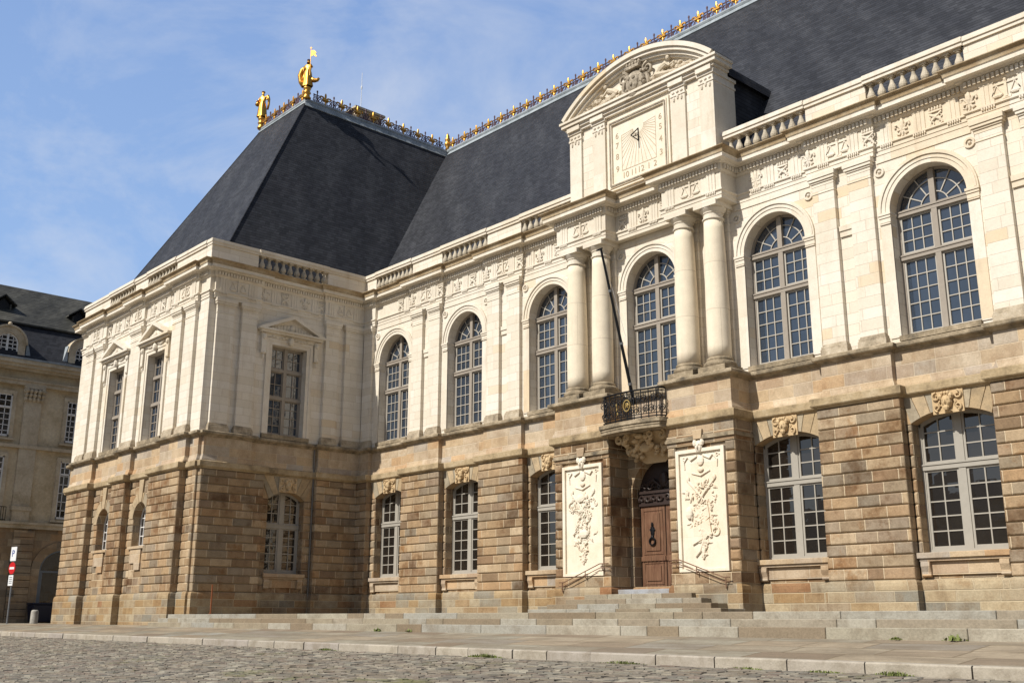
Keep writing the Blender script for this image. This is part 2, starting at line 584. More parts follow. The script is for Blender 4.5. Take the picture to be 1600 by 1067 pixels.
    def lathe(s, u, d, prof, n=16):
        """prof: (radius,z)"""
        rings = [[s.P(u + r * math.cos(2 * PI * k / n), d + r * math.sin(2 * PI * k / n), z) for k in range(n)] for r, z in prof]
        for a, b in zip(rings, rings[1:]):
            for k in range(n):
                s.f.append([a[k], a[(k + 1) % n], b[(k + 1) % n], b[k]])
        s.f.append(rings[0][::-1])
        s.f.append(rings[-1])

    def make(s, name, mat, parent=None, smooth=False, bevel=0, label=None):
        me = bpy.data.meshes.new(name)
        me.from_pydata(s.v, [], s.f)
        me.materials.append(M[mat] if isinstance(mat, str) else mat)
        bm = bmesh.new()
        bm.from_mesh(me)
        bmesh.ops.recalc_face_normals(bm, faces=bm.faces)
        bm.to_mesh(me)
        bm.free()
        if smooth:
            me.polygons.foreach_set('use_smooth', [True] * len(me.polygons))
        o = bpy.data.objects.new(name, me)
        COL.objects.link(o)
        if parent:
            o.parent = parent
        if label:
            o['label'] = label
        if bevel:
            b = o.modifiers.new('edge', 'BEVEL')
            b.width = bevel
            b.segments = 1
            b.limit_method = 'ANGLE'
        return o


def thing(name, label, cat, group=None, loc=(0, 0, 0)):
    o = bpy.data.objects.new(name, None)
    COL.objects.link(o)
    o.location = loc
    tag(o, label, cat, group)
    return o


def tag(o, label, cat, group=None):
    o['label'] = label
    o['category'] = cat
    if group:
        o['group'] = group
    return o


def struct(o):
    o['kind'] = 'structure'
    return o


def copy_part(src, parent, loc, rz=0):
    c = src.copy()
    COL.objects.link(c)
    c.parent = parent
    c.location = loc
    c.rotation_euler = (0, 0, rz)
    return c


def sweep(path, prof, mb):
    """path: plan points (x,y), outward is to the right of travel; prof: (out,z)"""
    pts = []
    for p in path:
        if not pts or math.hypot(p[0] - pts[-1][0], p[1] - pts[-1][1]) > 1e-4:
            pts.append(p)
    n = len(pts)
    dirs = []
    for a, b in zip(pts, pts[1:]):
        L = math.hypot(b[0] - a[0], b[1] - a[1])
        dirs.append(((b[0] - a[0]) / L, (b[1] - a[1]) / L))
    rings = []
    for i, p in enumerate(pts):
        d0 = dirs[max(i - 1, 0)]
        d1 = dirs[min(i, n - 2)]
        n0, n1 = (d0[1], -d0[0]), (d1[1], -d1[0])
        k = 1 + n0[0] * n1[0] + n0[1] * n1[1]
        ox, oy = (n0[0] + n1[0]) / k, (n0[1] + n1[1]) / k
        rings.append([mb.P(p[0] + ox * o, p[1] + oy * o, z) for o, z in prof])
    for a, b in zip(rings, rings[1:]):
        for k in range(len(prof) - 1):
            mb.f.append([a[k], b[k], b[k + 1], a[k + 1]])
    mb.f.append(rings[0])
    mb.f.append(rings[-1][::-1])


def plan(wf, we, main):
    """join lists of (u0,u1,d) along the three fronts into one plan polyline"""
    pts = []
    for u0, u1, d in wf:
        pts += [frame_wf(u0, d, 0)[:2], frame_wf(u1, d, 0)[:2]]
    for u0, u1, d in we:
        pts += [frame_we(u0, d, 0)[:2], frame_we(u1, d, 0)[:2]]
    for u0, u1, d in main:
        pts += [frame_main(u0, d, 0)[:2], frame_main(u1, d, 0)[:2]]
    return pts


# ------------------------------------------------------------------ setting: ground
KY = -12.25
g_ = MB(frame_id)
xs = [-900, -60, -40, -20, 0, 20, 60, 900]


def zk(x):          # pavement level at the kerb
    return -.72 - .10 * max(0, min(1, (x + 36) / 52))


def zplaza(x, y):
    return zk(x) - .175 - .05 * (KY - y) if y > -60 else zk(x) - .175 - .05 * (KY + 60)


ys = [KY, -16, -20, -28, -60, -900]
for a, b in zip(xs, xs[1:]):
    for c, e in zip(ys, ys[1:]):
        g_.poly([(a, c, zplaza(a, c) - .012), (b, c, zplaza(b, c) - .012), (b, e, zplaza(b, e) - .012), (a, e, zplaza(a, e) - .012)])
struct(g_.make('plaza', 'plaza'))
g_ = MB(frame_id)
for a, b in zip(xs, xs[1:]):
    g_.poly([(a, KY + .3, zk(a)), (b, KY + .3, zk(b)), (b, -9.0, -.5 if b > -18.5 else -.44), (a, -9.0, -.5 if a > -18.5 else -.44)])
    g_.poly([(a, -9.0, -.5 if a > -18.5 else -.44), (b, -9.0, -.5 if b > -18.5 else -.44), (b, 900, -.5), (a, 900, -.5)])
struct(g_.make('pavement', 'pavement'))

# kerb of long granite stones
k_ = MB(frame_id)
x = -60.
rk = random.Random(3)
while x < 32:
    L = rk.uniform(1.0, 1.75)
    za, zb = zk(x), zk(x + L)
    dy = rk.uniform(-.015, .015)
    u0, u1 = x + .012, x + L - .012
    c = .025
    lo = -.6
    pts0 = [(KY + .31, za + lo), (KY + dy, za + lo), (KY + dy, za - c + .006), (KY + dy + c, za + .006), (KY + .31, za + .006)]
    i0 = [k_.P(u0, p, q) for p, q in pts0]
    i1 = [k_.P(u1, p, q + zb - za) for p, q in pts0]
    for k in range(4):
        k_.f.append([i0[k], i0[k + 1], i1[k + 1], i1[k]])
    k_.f.append(i0)
    k_.f.append(i1)
    x += L
struct(k_.make('kerb', 'kerb'))

# terrace steps between the two pavilions
s_ = MB(frame_id)
rs = random.Random(11)
SX0 = -18.9
for i in range(3):
    zt = -.155 * i
    yf = -8.55 - .36 * i
    x = SX0 + .1 * (2 - i)
    while x < 30:
        L = rs.choice([.9, 1.3, 1.7, 2.2, 2.8]) * rs.uniform(.85, 1.15)
        x1 = min(x + L, 30.)
        s_.box(x + .006, x1 - .006, yf, yf + (.40 if i else .9), zt - .155 - (.02 if i < 2 else .3), zt - .004)
        x = x1
struct(s_.make('steps', 'step', bevel=.012))
t_ = MB(frame_id)
t_.poly([(-18.6, -7.7, -.012), (30, -7.7, -.012), (30, 1.5, -.012), (-18.6, 1.5, -.012)])
struct(t_.make('terrace', 'pavement'))

# portal stairs
p_ = MB(frame_id)
for i, (hw, yf) in enumerate(((4.1, -2.25), (3.5, -1.92), (2.9, -1.6), (2.3, -1.3))):
    z1 = .16 * (i + 1)
    x = -hw - (.0 if i < 3 else 0)
    edge = hw
    while x < edge - .01:
        L = rs.uniform(1., 1.9)
        x1 = x + L if x + L < edge - .5 else edge
        p_.box(x + .005, x1 - .005, yf, yf + .36 if i < 3 else -1.03, z1 - .17, z1)
        x = x1
    if i < 3:
        p_.box(-hw + .02, hw - .02, yf + .3, -1.03, z1 - .15, z1 - .012)
struct(p_.make('portal_steps', 'step', bevel=.012))
M['bluestone'] = island_stone('blue grey threshold stone', [(0, (.3, .31, .33)), (1, (.38, .39, .41))])
p_ = MB(frame_id)
p_.box(-1.29, 1.29, -1.22, .44, .47, .64)
p_.box(-1.285, 1.285, -.75, .43, .645, .8)
p_.box(-1.28, 1.28, -.6, .42, .3, .5)
struct(p_.make('threshold_steps', 'bluestone', bevel=.01))

# cobblestones: one domed stone each
c_ = MB(frame_id)
rc = random.Random(5)


def in_view(x, y, z, mg=160):
    d = Vector((x, y, z)) - cam.matrix_world.translation
    zc = d.dot(fw)
    if zc < 1:
        return False
    px = 800 + 1648 * d.dot(r2) / zc
    py = 533.5 - 1648 * d.dot(u2) / zc
    return -mg * 2 < px < 1600 + mg * 2 and py < 1067 + mg


def add_cobbles():
    verts, faces = [], []
    y = KY - .02
    while y > -25:
        ry = rc.uniform(.15, .24)
        x = -46 + rc.uniform(0, .2)
        while x < 21:
            rx = rc.uniform(.2, .42)
            cx, cy = x + rx / 2, y - ry / 2 + rc.uniform(-.012, .012)
            z = zplaza(cx, cy)
            x += rx
            if not in_view(cx, cy, z):
                continue
            hx, hy = rx / 2 - .01, ry / 2 - .01
            dz = rc.uniform(-.008, .01)
            tx, ty = rc.uniform(-.03, .03), rc.uniform(-.06, .06)
            b = len(verts)
            for (f, zz) in ((1, -.03), (.97, .0), (.78, .006)):
                for sx, sy in ((-1, -1), (1, -1), (1, 1), (-1, 1)):
                    px_, py_ = sx * hx * f * rc.uniform(.94, 1.02), sy * hy * f * rc.uniform(.92, 1.02)
                    verts.append((cx + px_, cy + py_, z + zz + dz + tx * px_ + ty * py_))
            for k in range(4):
                k2 = (k + 1) % 4
                faces.append((b + k, b + k2, b + 4 + k2, b + 4 + k))
                faces.append((b + 4 + k, b + 4 + k2, b + 8 + k2, b + 8 + k))
            faces.append((b + 8, b + 9, b + 10, b + 11))
        y -= ry
    c_.v, c_.f = verts, faces


add_cobbles()
co = c_.make('cobblestones', 'cobble')
co['kind'] = 'stuff'

# ------------------------------------------------------------------ the palace
PAL = thing('palace', 'pale limestone and brown granite palace with steep slate roofs, sundial gable and arched windows', 'palace')
BAYS = [-15.6, -10.4, -5.2, 0, 5.2, 10.4, 15.6]
PIERS = [-13.0, -7.8, 7.8, 13.0]
HW, ZS, ZSP = 1.16, 7.69, 11.5
GHW, GS, GSP, GRISE = 1.145, 1.6, 5.15, .29
PD = .3
AV = 1.02                     # projection of the portal block
PTOP = 5.9                    # top of rustication
XE = 18.3

# plans (u0,u1,depth)
WF_P = [(-31.75, -28.85, .32), (-26.05, -24.55, .32), (-21.95, -18.93, .32)]
WE_P = [(-8.05, -5.08, .27), (-2.45, -.0, .27)]


def fill(segs, a, b, base=0.):
    out, u = [], a
    for s0, s1, d in segs:
        if s0 > u + 1e-6:
            out.append((u, s0, base))
        out.append((s0, s1, d))
        u = s1
    if u < b - 1e-6:
        out.append((u, b, base))
    return out


def low_plan():
    wf = fill(WF_P, -32.5, XW)
    we = [(YW, -8.05, 0), (-8.05, -5.08, .27), (-5.08, -2.45, 0), (-2.45, -.3, .27)]
    mn = fill([(XW + .27, -17.0, .3)] + [(k - 1.32, k + 1.32, PD) for k in PIERS[:2]] + [(-3.98, -1.3, AV), (1.3, 3.98, AV)] +
              [(k - 1.32, k + 1.32, PD) for k in PIERS[2:]], XW + .27, XE)
    return [(-32.5, 3)] + plan(wf, we, mn)


WEP_U = [(-7.85, -6.95, .12), (-6.65, -5.8, .12), (-2.3, -1.5, .12), (-1.2, -.12, .12)]
WFP_U = [(-31.45, -30.45, .12), (-30.15, -29.15, .12), (-25.85, -24.55, .12), (-21.25, -20.25, .12), (-19.95, -18.9, .12)]


def up_plan():
    """plan of sill course"""
    wf = fill([(-31.55, -29.05, .2), (-25.95, -24.45, .2), (-21.35, -18.8, .2)], -32.5, XW)
    we = [(YW, -8.0, 0), (-8.0, -5.72, .2), (-5.72, -2.4, 0), (-2.4, -.2, .2)]
    mn = fill([(XW + .2, -17.05, .2)] + [(k - 1.15, k + 1.15, .2) for k in PIERS[:2]] + [(-3.96, -1.32, AV), (1.32, 3.96, AV)] +
              [(k - 1.15, k + 1.15, .2) for k in PIERS[2:]], XW + .2, XE)
    return [(-32.5, 3)] + plan(wf, we, mn)


def ent_plan(pair=.13, mid=.28, av=.86, hwp=1.12):
    wf = fill([(-31.5, -29.1, pair), (-25.9, -24.5, pair), (-21.3, -18.86, pair)], -32.5, XW)
    we = [(YW, -7.95, 0), (-7.95, -5.75, pair), (-5.75, -2.35, 0), (-2.35, -pair, pair)]
    mn = fill([(XW + pair, -17.0, pair)] + [(k - hwp, k + hwp, pair) for k in PIERS[:2]] +
              [(-3.86, -1.36, av), (-1.36, 1.36, mid), (1.36, 3.86, av)] +
              [(k - hwp, k + hwp, pair) for k in PIERS[2:]], XW + pair, XE)
    return [(-32.5, 3)] + plan(wf, we, mn)


LOWP, UPP, ENTP = low_plan(), up_plan(), ent_plan()

# string courses and cornices, swept along the plan
mb = MB(frame_id)
sweep(LOWP, [(-.05, -.6), (.07, -.6), (.07, .72), (.05, .82), (.01, .88), (-.05, .9)], mb)
mb.make('plinth', 'plinth', PAL)
mb = MB(frame_id)
sweep(LOWP, [(-.1, PTOP), (.02, PTOP), (.05, PTOP + .04), (.12, 5.97), (.14, 6.0), (.14, 6.2), (.1, 6.23), (-.05, 6.24)], mb)
mb.make('string_course', 'band', PAL)
mb = MB(frame_id)
sweep(UPP, [(-.1, 6.24), (.06, 6.242), (.05, 6.3), (.0, 6.42), (-.02, 6.5), (-.02, 7.27)], mb)
mb.make('pedestal_wall', 'pedestal', PAL)
mb = MB(frame_id)
sweep(UPP, [(-.1, 7.27), (.02, 7.27), (.06, 7.32), (.16, 7.36), (.18, 7.39), (.18, 7.47), (.14, 7.5), (-.1, 7.53)], mb)
mb.make('sill_course', 'ledge', PAL)

# entablature
mb = MB(frame_id)
sweep(ENTP, [(-.9, 13.362), (.03, 13.36), (.03, 13.48), (.05, 13.49), (.05, 13.6), (.1, 13.63), (.1, 13.68), (-.1, 13.69)], mb)
mb.make('architrave', 'lime_plain', PAL)
mb = MB(frame_id)
sweep(ENTP, [(-.05, 13.66), (.02, 13.66), (.02, 14.33), (-.05, 14.33)], mb)
mb.make('frieze', 'lime_plain', PAL)
mb = MB(frame_id)
sweep(ENTP, [(-.05, 14.3), (.05, 14.3), (.1, 14.36), (.1, 14.56), (.2, 14.58), (.22, 14.62), (.4, 14.63), (.4, 14.75), (.42, 14.76), (.42, 14.765), (-.1, 14.77)], mb)
mb.make('cornice', 'lime_plain', PAL)
mb = MB(frame_id)
sweep(ENTP, [(.2, 14.768), (.43, 14.772), (.435, 14.84), (.46, 14.9), (.52, 14.94), (.54, 14.96), (.54, 14.985), (-.6, 15.03), (-.6, 14.9)], mb)
mb.make('cornice_gutter', 'gutter', PAL)

# dentils, one strip per straight run
for (ax, ay), (bx, by) in zip(ENTP, ENTP[1:]):
    L = math.hypot(bx - ax, by - ay)
    if L < .3:
        continue
    mb = MB(frame_id)
    dx, dy = (bx - ax) / L, (by - ay) / L
    nx, ny = dy, -dx
    n = max(1, int(L / .13))
    for k in range(n):
        t = (k + .5) * L / n
        w = L / n * .3
        pts = []
        for z in (14.39, 14.545):
            for o, s in ((.09, -1), (.17, -1), (.17, 1), (.09, 1)):
                pts.append(mb.P(ax + dx * (t + s * w) + nx * o, ay + dy * (t + s * w) + ny * o, z))
        a, b = pts[:4], pts[4:]
        for q in ((0, 1), (1, 2), (2, 3)):
            mb.f.append([a[q[0]], a[q[1]], b[q[1]], b[q[0]]])
        mb.f.append(a)
        mb.f.append(b)
    mb.make('dentil_band', 'lime_plain', PAL)


# ---- rusticated blocks
def courses(mb, u0, u1, d0, d1, z0=C0, z1=PTOP, c=.034):
    z = z0
    while z < z1 - .05:
        zt = min(z + CH, z1)
        mb.pillow(u0, u1, d0, d1, z + .013, zt - .013, c)
        z += CH


def rust_pier(F, u0, u1, d):
    mb = MB(F)
    courses(mb, u0, u1, d - .3 if d > .35 else .0, d)
    mb.box(u0 + .03, u1 - .03, -.02, d - .075, C0, PTOP)
    return mb.make('rusticated_pier', 'granite', PAL)


for k in PIERS:
    rust_pier(frame_main, k - 1.32, k + 1.32, PD)
for u0, u1, d in WF_P:
    rust_pier(frame_wf, u0, u1, d)
rust_pier(frame_we, -8.05, -5.08, .27)
rust_pier(frame_we, -2.45, -.02, .27)
rust_pier(frame_main, XW + .27, -17.0, .3)

for F, a, b in ((frame_wf, -18.93, XW), (frame_wf, -32.5, -31.75), (frame_we, YW, -8.05)):
    mb = MB(F)
    if b - a > .3:
        courses(mb, a, b, -.3, .0)
    mb.box(a + .01, b - .03, -.3, -.04, C0, PTOP)
    mb.make('rusticated_wall', 'granite', PAL)

# portal block: two rusticated piers each framing a relief
for s in (-1, 1):
    mb = MB(frame_main)
    a, b = (1.3, 3.98)
    z = C0
    while z < 5.5:
        zt = min(z + CH, 5.46)
        rows = [(1.3, 1.62), (3.6, 3.98)] if z > 1.1 and z < 5.1 else [(1.3, 3.98)]
        for p, q in rows:
            u0, u1 = (p, q) if s > 0 else (-q, -p)
            if len(rows) == 2:
                mb.pillow(u0, u1, .0, AV, z + .012, zt - .012, .065)
            else:
                mb.box(u0, u1, .0, AV - .01, z, zt)
        z += CH
    mb.box(*sorted((s * 1.34, s * 3.94)), .0, AV - .1, C0, 5.9)
    mb.box(*sorted((s * 1.3, s * 3.98)), .0, AV - .004, 5.465, 5.9)
    mb.make('portal_pier', 'granite', PAL)
    mb = MB(frame_main)
    mb.box(*sorted((s * 1.26, s * 4.02)), .02, AV + .05, 5.4, 5.475)
    mb.box(*sorted((s * 1.28, s * 4.0)), .02, AV + .03, 5.475, 5.53)
    mb.make('astragal', 'ledge', PAL)

# ---- ground floor walls with segmental openings
SEG_R = (GHW ** 2 + GRISE ** 2) / (2 * GRISE)
SEG_C = GSP + GRISE - SEG_R


def seg_pts(uc, hw=GHW, n=10, zsp=GSP, rise=GRISE):
    r = (hw ** 2 + rise ** 2) / (2 * rise)
    zc = zsp + rise - r
    a = math.asin(hw / r)
    return [(uc + r * math.sin(-a + 2 * a * k / n), zc + r * math.cos(-a + 2 * a * k / n)) for k in range(n + 1)]


def ground_bay(F, uc, u0, u1, hw=GHW, zs=GS, zsp=GSP, rise=GRISE, dep=.5, jamb=True, apron=True):
    """wall strip, jamb blocks, voussoirs, sill and window of one ground floor bay"""
    mb = MB(F)
    for a, b in ((u0, uc - hw), (uc + hw, u1)):
        if b - a > .02:
            z = C0
            while z < zsp - .02:
                zt = min(z + CH, zsp)
                mb.pillow(a, b, -dep, .0, z + .012, zt - .012, .05)
                z += CH
            mb.box(a + .02, b - .02, -dep + .02, -.05, C0, zsp)
    # wall below the window
    mb.box(uc - hw, uc + hw, -dep, -.06, C0, zs - .02)
    mb.make('rusticated_wall', 'granite', PAL)
    # voussoirs
    r = (hw ** 2 + rise ** 2) / (2 * rise)
    zc = zsp + rise - r
    a = math.asin(hw / r)
    cuts = [-a, -a * .72, -a * .46, -a * .24, a * .24, a * .46, a * .72, a]
    mb = MB(F)
    for q, (p0, p1) in enumerate(zip(cuts, cuts[1:])):
        g = .004
        p0_, p1_ = p0 + g, p1 - g
        inner = [(uc + r * math.sin(p0_ + (p1_ - p0_) * k / 4), zc + r * math.cos(p0_ + (p1_ - p0_) * k / 4)) for k in range(5)]
        top = PTOP
        o0 = max(uc + math.tan(p0_) * (top - zc), u0 - .05)
        o1 = min(uc + math.tan(p1_) * (top - zc), u1 + .05)
        mb.prism(inner + [(o1, top), (o0, top)], -dep, .02 if q != 3 else .04)
    # backing behind the fan
    sp = seg_pts(uc, hw, 10, zsp, rise)
    mb.prism([(u0 - .02, zsp), (uc - hw, zsp)] + sp[1:-1] + [(uc + hw, zsp), (u1 + .02, zsp), (u1 + .02, PTOP), (u0 - .02, PTOP)], -dep + .01, -.015)
    mb.make('flat_arch', 'voussoir', PAL)
    if apron:
        mb = MB(F)
        mb.box(uc - hw - .12, uc + hw + .12, -dep, .16, zs - .16, zs - .005)
        mb.box(uc - hw - .08, uc + hw + .08, -.05, .1, zs - .24, zs - .16)
        for s in (-1, 1):
            c = uc + s * (hw - .08)
            pts = [(0, zs - .24), (.12, zs - .24), (.13, zs - .36), (.07, zs - .52), (.09, zs - .62), (.0, zs - .66)]
            i0 = [mb.P(c - .13, d, z) for d, z in pts]
            i1 = [mb.P(c + .13, d, z) for d, z in pts]
            for k in range(len(pts)):
                k2 = (k + 1) % len(pts)
                mb.f.append([i0[k], i0[k2], i1[k2], i1[k]])
            mb.f.append(i0)
            mb.f.append(i1)
        mb.box(uc - hw + .1, uc + hw - .1, -.06, -.0, zs - .6, zs - .24)
        mb.make('window_sill', 'pedestal', PAL, bevel=.012)


def ground_window(F, uc, hw=GHW, zs=GS, zsp=GSP, rise=GRISE, dep=.42, zt=3.93, mat='greywhite', cols=2, rows=(5, 3), gmat='glass_low'):
    mb = MB(F)
    d0, d1 = -dep - .06, -dep
    top = zsp + rise
    r = (hw ** 2 + rise ** 2) / (2 * rise)
    zc = top - r

    def ztop(u):
        return zc + math.sqrt(max(0, r * r - (u - uc) ** 2))
    fwid = .07
    mb.box(uc - hw, uc - hw + fwid, d0, d1 + .02, zs, ztop(uc - hw + fwid))
    mb.box(uc + hw - fwid, uc + hw, d0, d1 + .02, zs, ztop(uc - hw + fwid))
    mb.box(uc - hw, uc + hw, d0, d1 + .03, zs, zs + .09)
    mb.box(uc - hw, uc + hw, d0, d1 + .05, zt - .07, zt + .06)
    mb.box(uc - hw, uc + hw, d0, d1 + .075, zt + .06, zt + .1)
    mb.box(uc - .1, uc + .1, d0, d1 + .03, zs + .09, zt - .07)
    mb.box(uc - .1, uc + .1, d0, d1 + .03, zt + .1, top - .02)
    a = math.asin(hw / r)
    mb.arc(uc, zc, r - .1, r, PI / 2 - a, PI / 2 + a, d0, d1 + .02, 12)
    for s in (-1, 1):
        a0, a1 = (uc - hw + fwid, uc - .1) if s < 0 else (uc + .1, uc + hw - fwid)
        st = .065
        mb.box(a0, a0 + st, d0, d1, zs, ztop((a0 + uc) / 2) - .05)
        mb.box(a1 - st, a1, d0, d1, zs, ztop((a1 + uc) / 2) - .05)
        mb.box(a0, a1, d0, d1 - .004, zs + .09, zs + .18)
        mb.box(a0, a1, d0, d1 - .004, zt - .13, zt - .07)
        mb.box(a0, a1, d0, d1 - .004, zt + .1, zt + .17)
        for k in range(1, cols):
            u = a0 + st + (a1 - a0 - 2 * st) * k / cols
            mb.box(u - .018, u + .018, d0, d1 - .012, zs + .15, zt - .1)
            mb.box(u - .018, u + .018, d0, d1 - .012, zt + .1, ztop(u) - .05)
        for k in range(1, rows[0]):
            z = zs + .18 + (zt - .13 - zs - .18) * k / rows[0]
            mb.box(a0, a1, d0, d1 - .014, z - .018, z + .018)
        for k in range(1, rows[1]):
            z = zt + .17 + (top - .12 - zt - .17) * k / rows[1]
            mb.box(a0, a1, d0, d1 - .014, z - .018, z + .018)
    o = mb.make('window', mat, PAL)
    g = MB(F)
    sp = seg_pts(uc, hw, 10, zsp, rise)
    g.poly([(uc - hw, d0 + .02, zs), (uc + hw, d0 + .02, zs)] + [(u, d0 + .02, z) for u, z in reversed(sp)])
    g.make('pane', gmat, o)
    return o


for b in BAYS:
    if b == 0:
        continue
    lo, hi = b - 1.28, b + 1.28
    if b == -5.2:
        hi = -3.98
    if b == 5.2:
        lo = 3.98
    if b == -15.6:
        lo = -17.0
    ground_bay(frame_main, b + (.08 if b == -15.6 else 0), lo, hi)
    ground_window(frame_main, b + (.08 if b == -15.6 else 0))

# pavilion front, ground floor: small round arched windows in the recesses
for uc, u0, u1 in ((-27.45, -28.85, -26.05), (-23.25, -24.55, -21.95)):
    hw, zs, zsp = .72, 2.95, 4.18
    mb = MB(frame_wf)
    for a, b in ((u0, uc - hw), (uc + hw, u1)):
        courses(mb, a, b, -.5, .0, C0, PTOP)
        mb.box(a + .02, b - .02, -.48, -.05, C0, PTOP)
    mb.box(uc - hw, uc + hw, -.5, -.012, C0, zs - .1)
    arcp = [(uc + hw * math.cos(PI - PI * k / 14), zsp + hw * math.sin(PI - PI * k / 14)) for k in range(15)]
    mb.prism(arcp + [(uc + hw, PTOP), (uc - hw, PTOP)], -.5, -.014)
    mb.make('rusticated_wall', 'granite', PAL)
    mb = MB(frame_wf)
    mb.box(uc - hw - .15, uc + hw + .15, -.5, .1, zs - .12, zs - .004)
    mb.make('window_sill', 'pedestal', PAL)
    mb = MB(frame_wf)
    for q in range(5):
        a0, a1 = PI * q / 5 + .02, PI * (q + 1) / 5 - .02
        mb.arc(uc, zsp, hw, hw + .42, a0, a1, -.02, .03, 4)
    mb.prism([(uc - .14, zsp + hw), (uc + .14, zsp + hw), (uc + .24, PTOP), (uc - .24, PTOP)], -.02, .06)
    mb.make('arch_stones', 'voussoir', PAL)
    mb = MB(frame_wf)
    d0, d1 = -.42, -.36
    mb.box(uc - hw, uc - hw + .07, d0, d1, zs, zsp)
    mb.box(uc + hw - .07, uc + hw, d0, d1, zs, zsp)
    mb.box(uc - hw, uc + hw, d0, d1, zs, zs + .08)
    mb.arc(uc, zsp, hw - .07, hw, 0, PI, d0, d1, 12)
    for k in range(1, 4):
        u = uc - hw + 2 * hw * k / 4
        w = .05 if k == 2 else .018
        mb.box(u - w, u + w, d0, d1 - .01, zs, zsp + math.sqrt(hw * hw - (u - uc) ** 2) - .02)
    for k in range(1, 5):
        z = zs + .08 + .4 * k
        mb.box(uc - hw, uc + hw, d0, d1 - .012, z - .018, z + .018)
    o = mb.make('window', 'whitewood', PAL)
    g = MB(frame_wf)
    g.poly([(uc - hw, d0 + .02, zs), (uc + hw, d0 + .02, zs)] + [(u, d0 + .02, z) for u, z in reversed(arcp)])
    g.make('pane', 'glass_low', o)
    # broken bracket stones under the window
    mb = MB(frame_wf)
    mb.box(uc - .62, uc + .5, -.02, .05, zs - .75, zs - .14)
    mb.box(uc - .1, uc + .5, -.02, .06, zs - 1.05, zs - .75)
    mb.make('apron_stone', 'pedestal', PAL)

# pavilion side, ground floor
ground_bay(frame_we, -3.78, -5.08, -2.45, hw=.9, zs=1.72, zsp=4.9, rise=.36)
ground_window(frame_we, -3.78, hw=.9, zs=1.72, zsp=4.9, rise=.36, zt=3.75)

# masks over the ground floor windows
def mask(F, uc, z, d=.05):
    mb = MB(F)
    mb.box(uc - .44, uc + .44, -.02, d + .012, z - .3, z + .34)
    mb.blob(uc, d + .06, z + .02, .15, .15, .21, 10, 7)          # head
    mb.blob(uc, d + .2, z - .01, .03, .05, .06, 6, 4)            # nose
    mb.blob(uc, d + .14, z - .17, .09, .07, .09, 7, 4)           # beard / chin
    for s in (-1, 1):
        mb.blob(uc + s * .055, d + .17, z + .05, .03, .03, .018, 6, 4)   # brow, eyes
        mb.blob(uc + s * .07, d + .14, z - .04, .045, .05, .05, 6, 4)    # cheeks
        mb.blob(uc + s * .14, d + .09, z + .15, .08, .1, .1, 6, 4)       # curls
        mb.spiral(uc + s * .3, d + .05, z + .17, .12, 1.1, PI / 2, .035, -s, 14)
        mb.spiral(uc + s * .29, d + .05, z - .14, .1, 1.1, -PI / 2, .035, s, 14)
        mb.tube([(uc + s * .2, d + .04, z + .05), (uc + s * .24, d + .06, z - .03), (uc + s * .2, d + .04, z - .1)], .03, 5)
    for k in range(3):
        mb.blob(uc - .08 + .08 * k, d + .12, z + .23, .06, .08, .07, 6, 4)
    mb.blob(uc, d + .05, z - .25, .12, .05, .05, 7, 4)
    return mb.make('mask_keystone', 'mascaron', PAL, smooth=False)


for b in BAYS:
    if b:
        mask(frame_main, b + (.08 if b == -15.6 else 0), 5.6)
mask(frame_we, -3.78, 5.52)

# ---- upper walls
def arch_pts(uc, hw, zsp, n=20):
    return [(uc + hw * math.cos(PI - PI * k / n), zsp + hw * math.sin(PI - PI * k / n)) for k in range(n + 1)]


ZW0, ZW1 = 7.5, 13.37


def upper_bay(F, u0, u1, uc, hw, zs, zsp, dep=.42, rect_top=None):
    mb = MB(F)
    mb.poly([(u0, 0, ZW0), (uc - hw, 0, ZW0), (uc - hw, 0, ZW1), (u0, 0, ZW1)])
    mb.poly([(uc + hw, 0, ZW0), (u1, 0, ZW0), (u1, 0, ZW1), (uc + hw, 0, ZW1)])
    mb.poly([(uc - hw, 0, ZW0), (uc + hw, 0, ZW0), (uc + hw, 0, zs), (uc - hw, 0, zs)])
    if rect_top:
        edge = [(uc - hw, zs), (uc - hw, rect_top), (uc + hw, rect_top), (uc + hw, zs)]
        mb.poly([(uc - hw, 0, rect_top), (uc + hw, 0, rect_top), (uc + hw, 0, ZW1), (uc - hw, 0, ZW1)])
    else:
        ap = arch_pts(uc, hw, zsp)
        edge = [(uc - hw, zs)] + ap + [(uc + hw, zs)]
        for p, q in zip(ap, ap[1:]):
            mb.poly([(p[0], 0, p[1]), (q[0], 0, q[1]), (q[0], 0, ZW1), (p[0], 0, ZW1)])
    for p, q in zip(edge, edge[1:] + edge[:1]):
        mb.poly([(p[0], 0, p[1]), (q[0], 0, q[1]), (q[0], -dep, q[1]), (p[0], -dep, p[1])])
    return mb.make('upper_wall', 'lime', PAL)


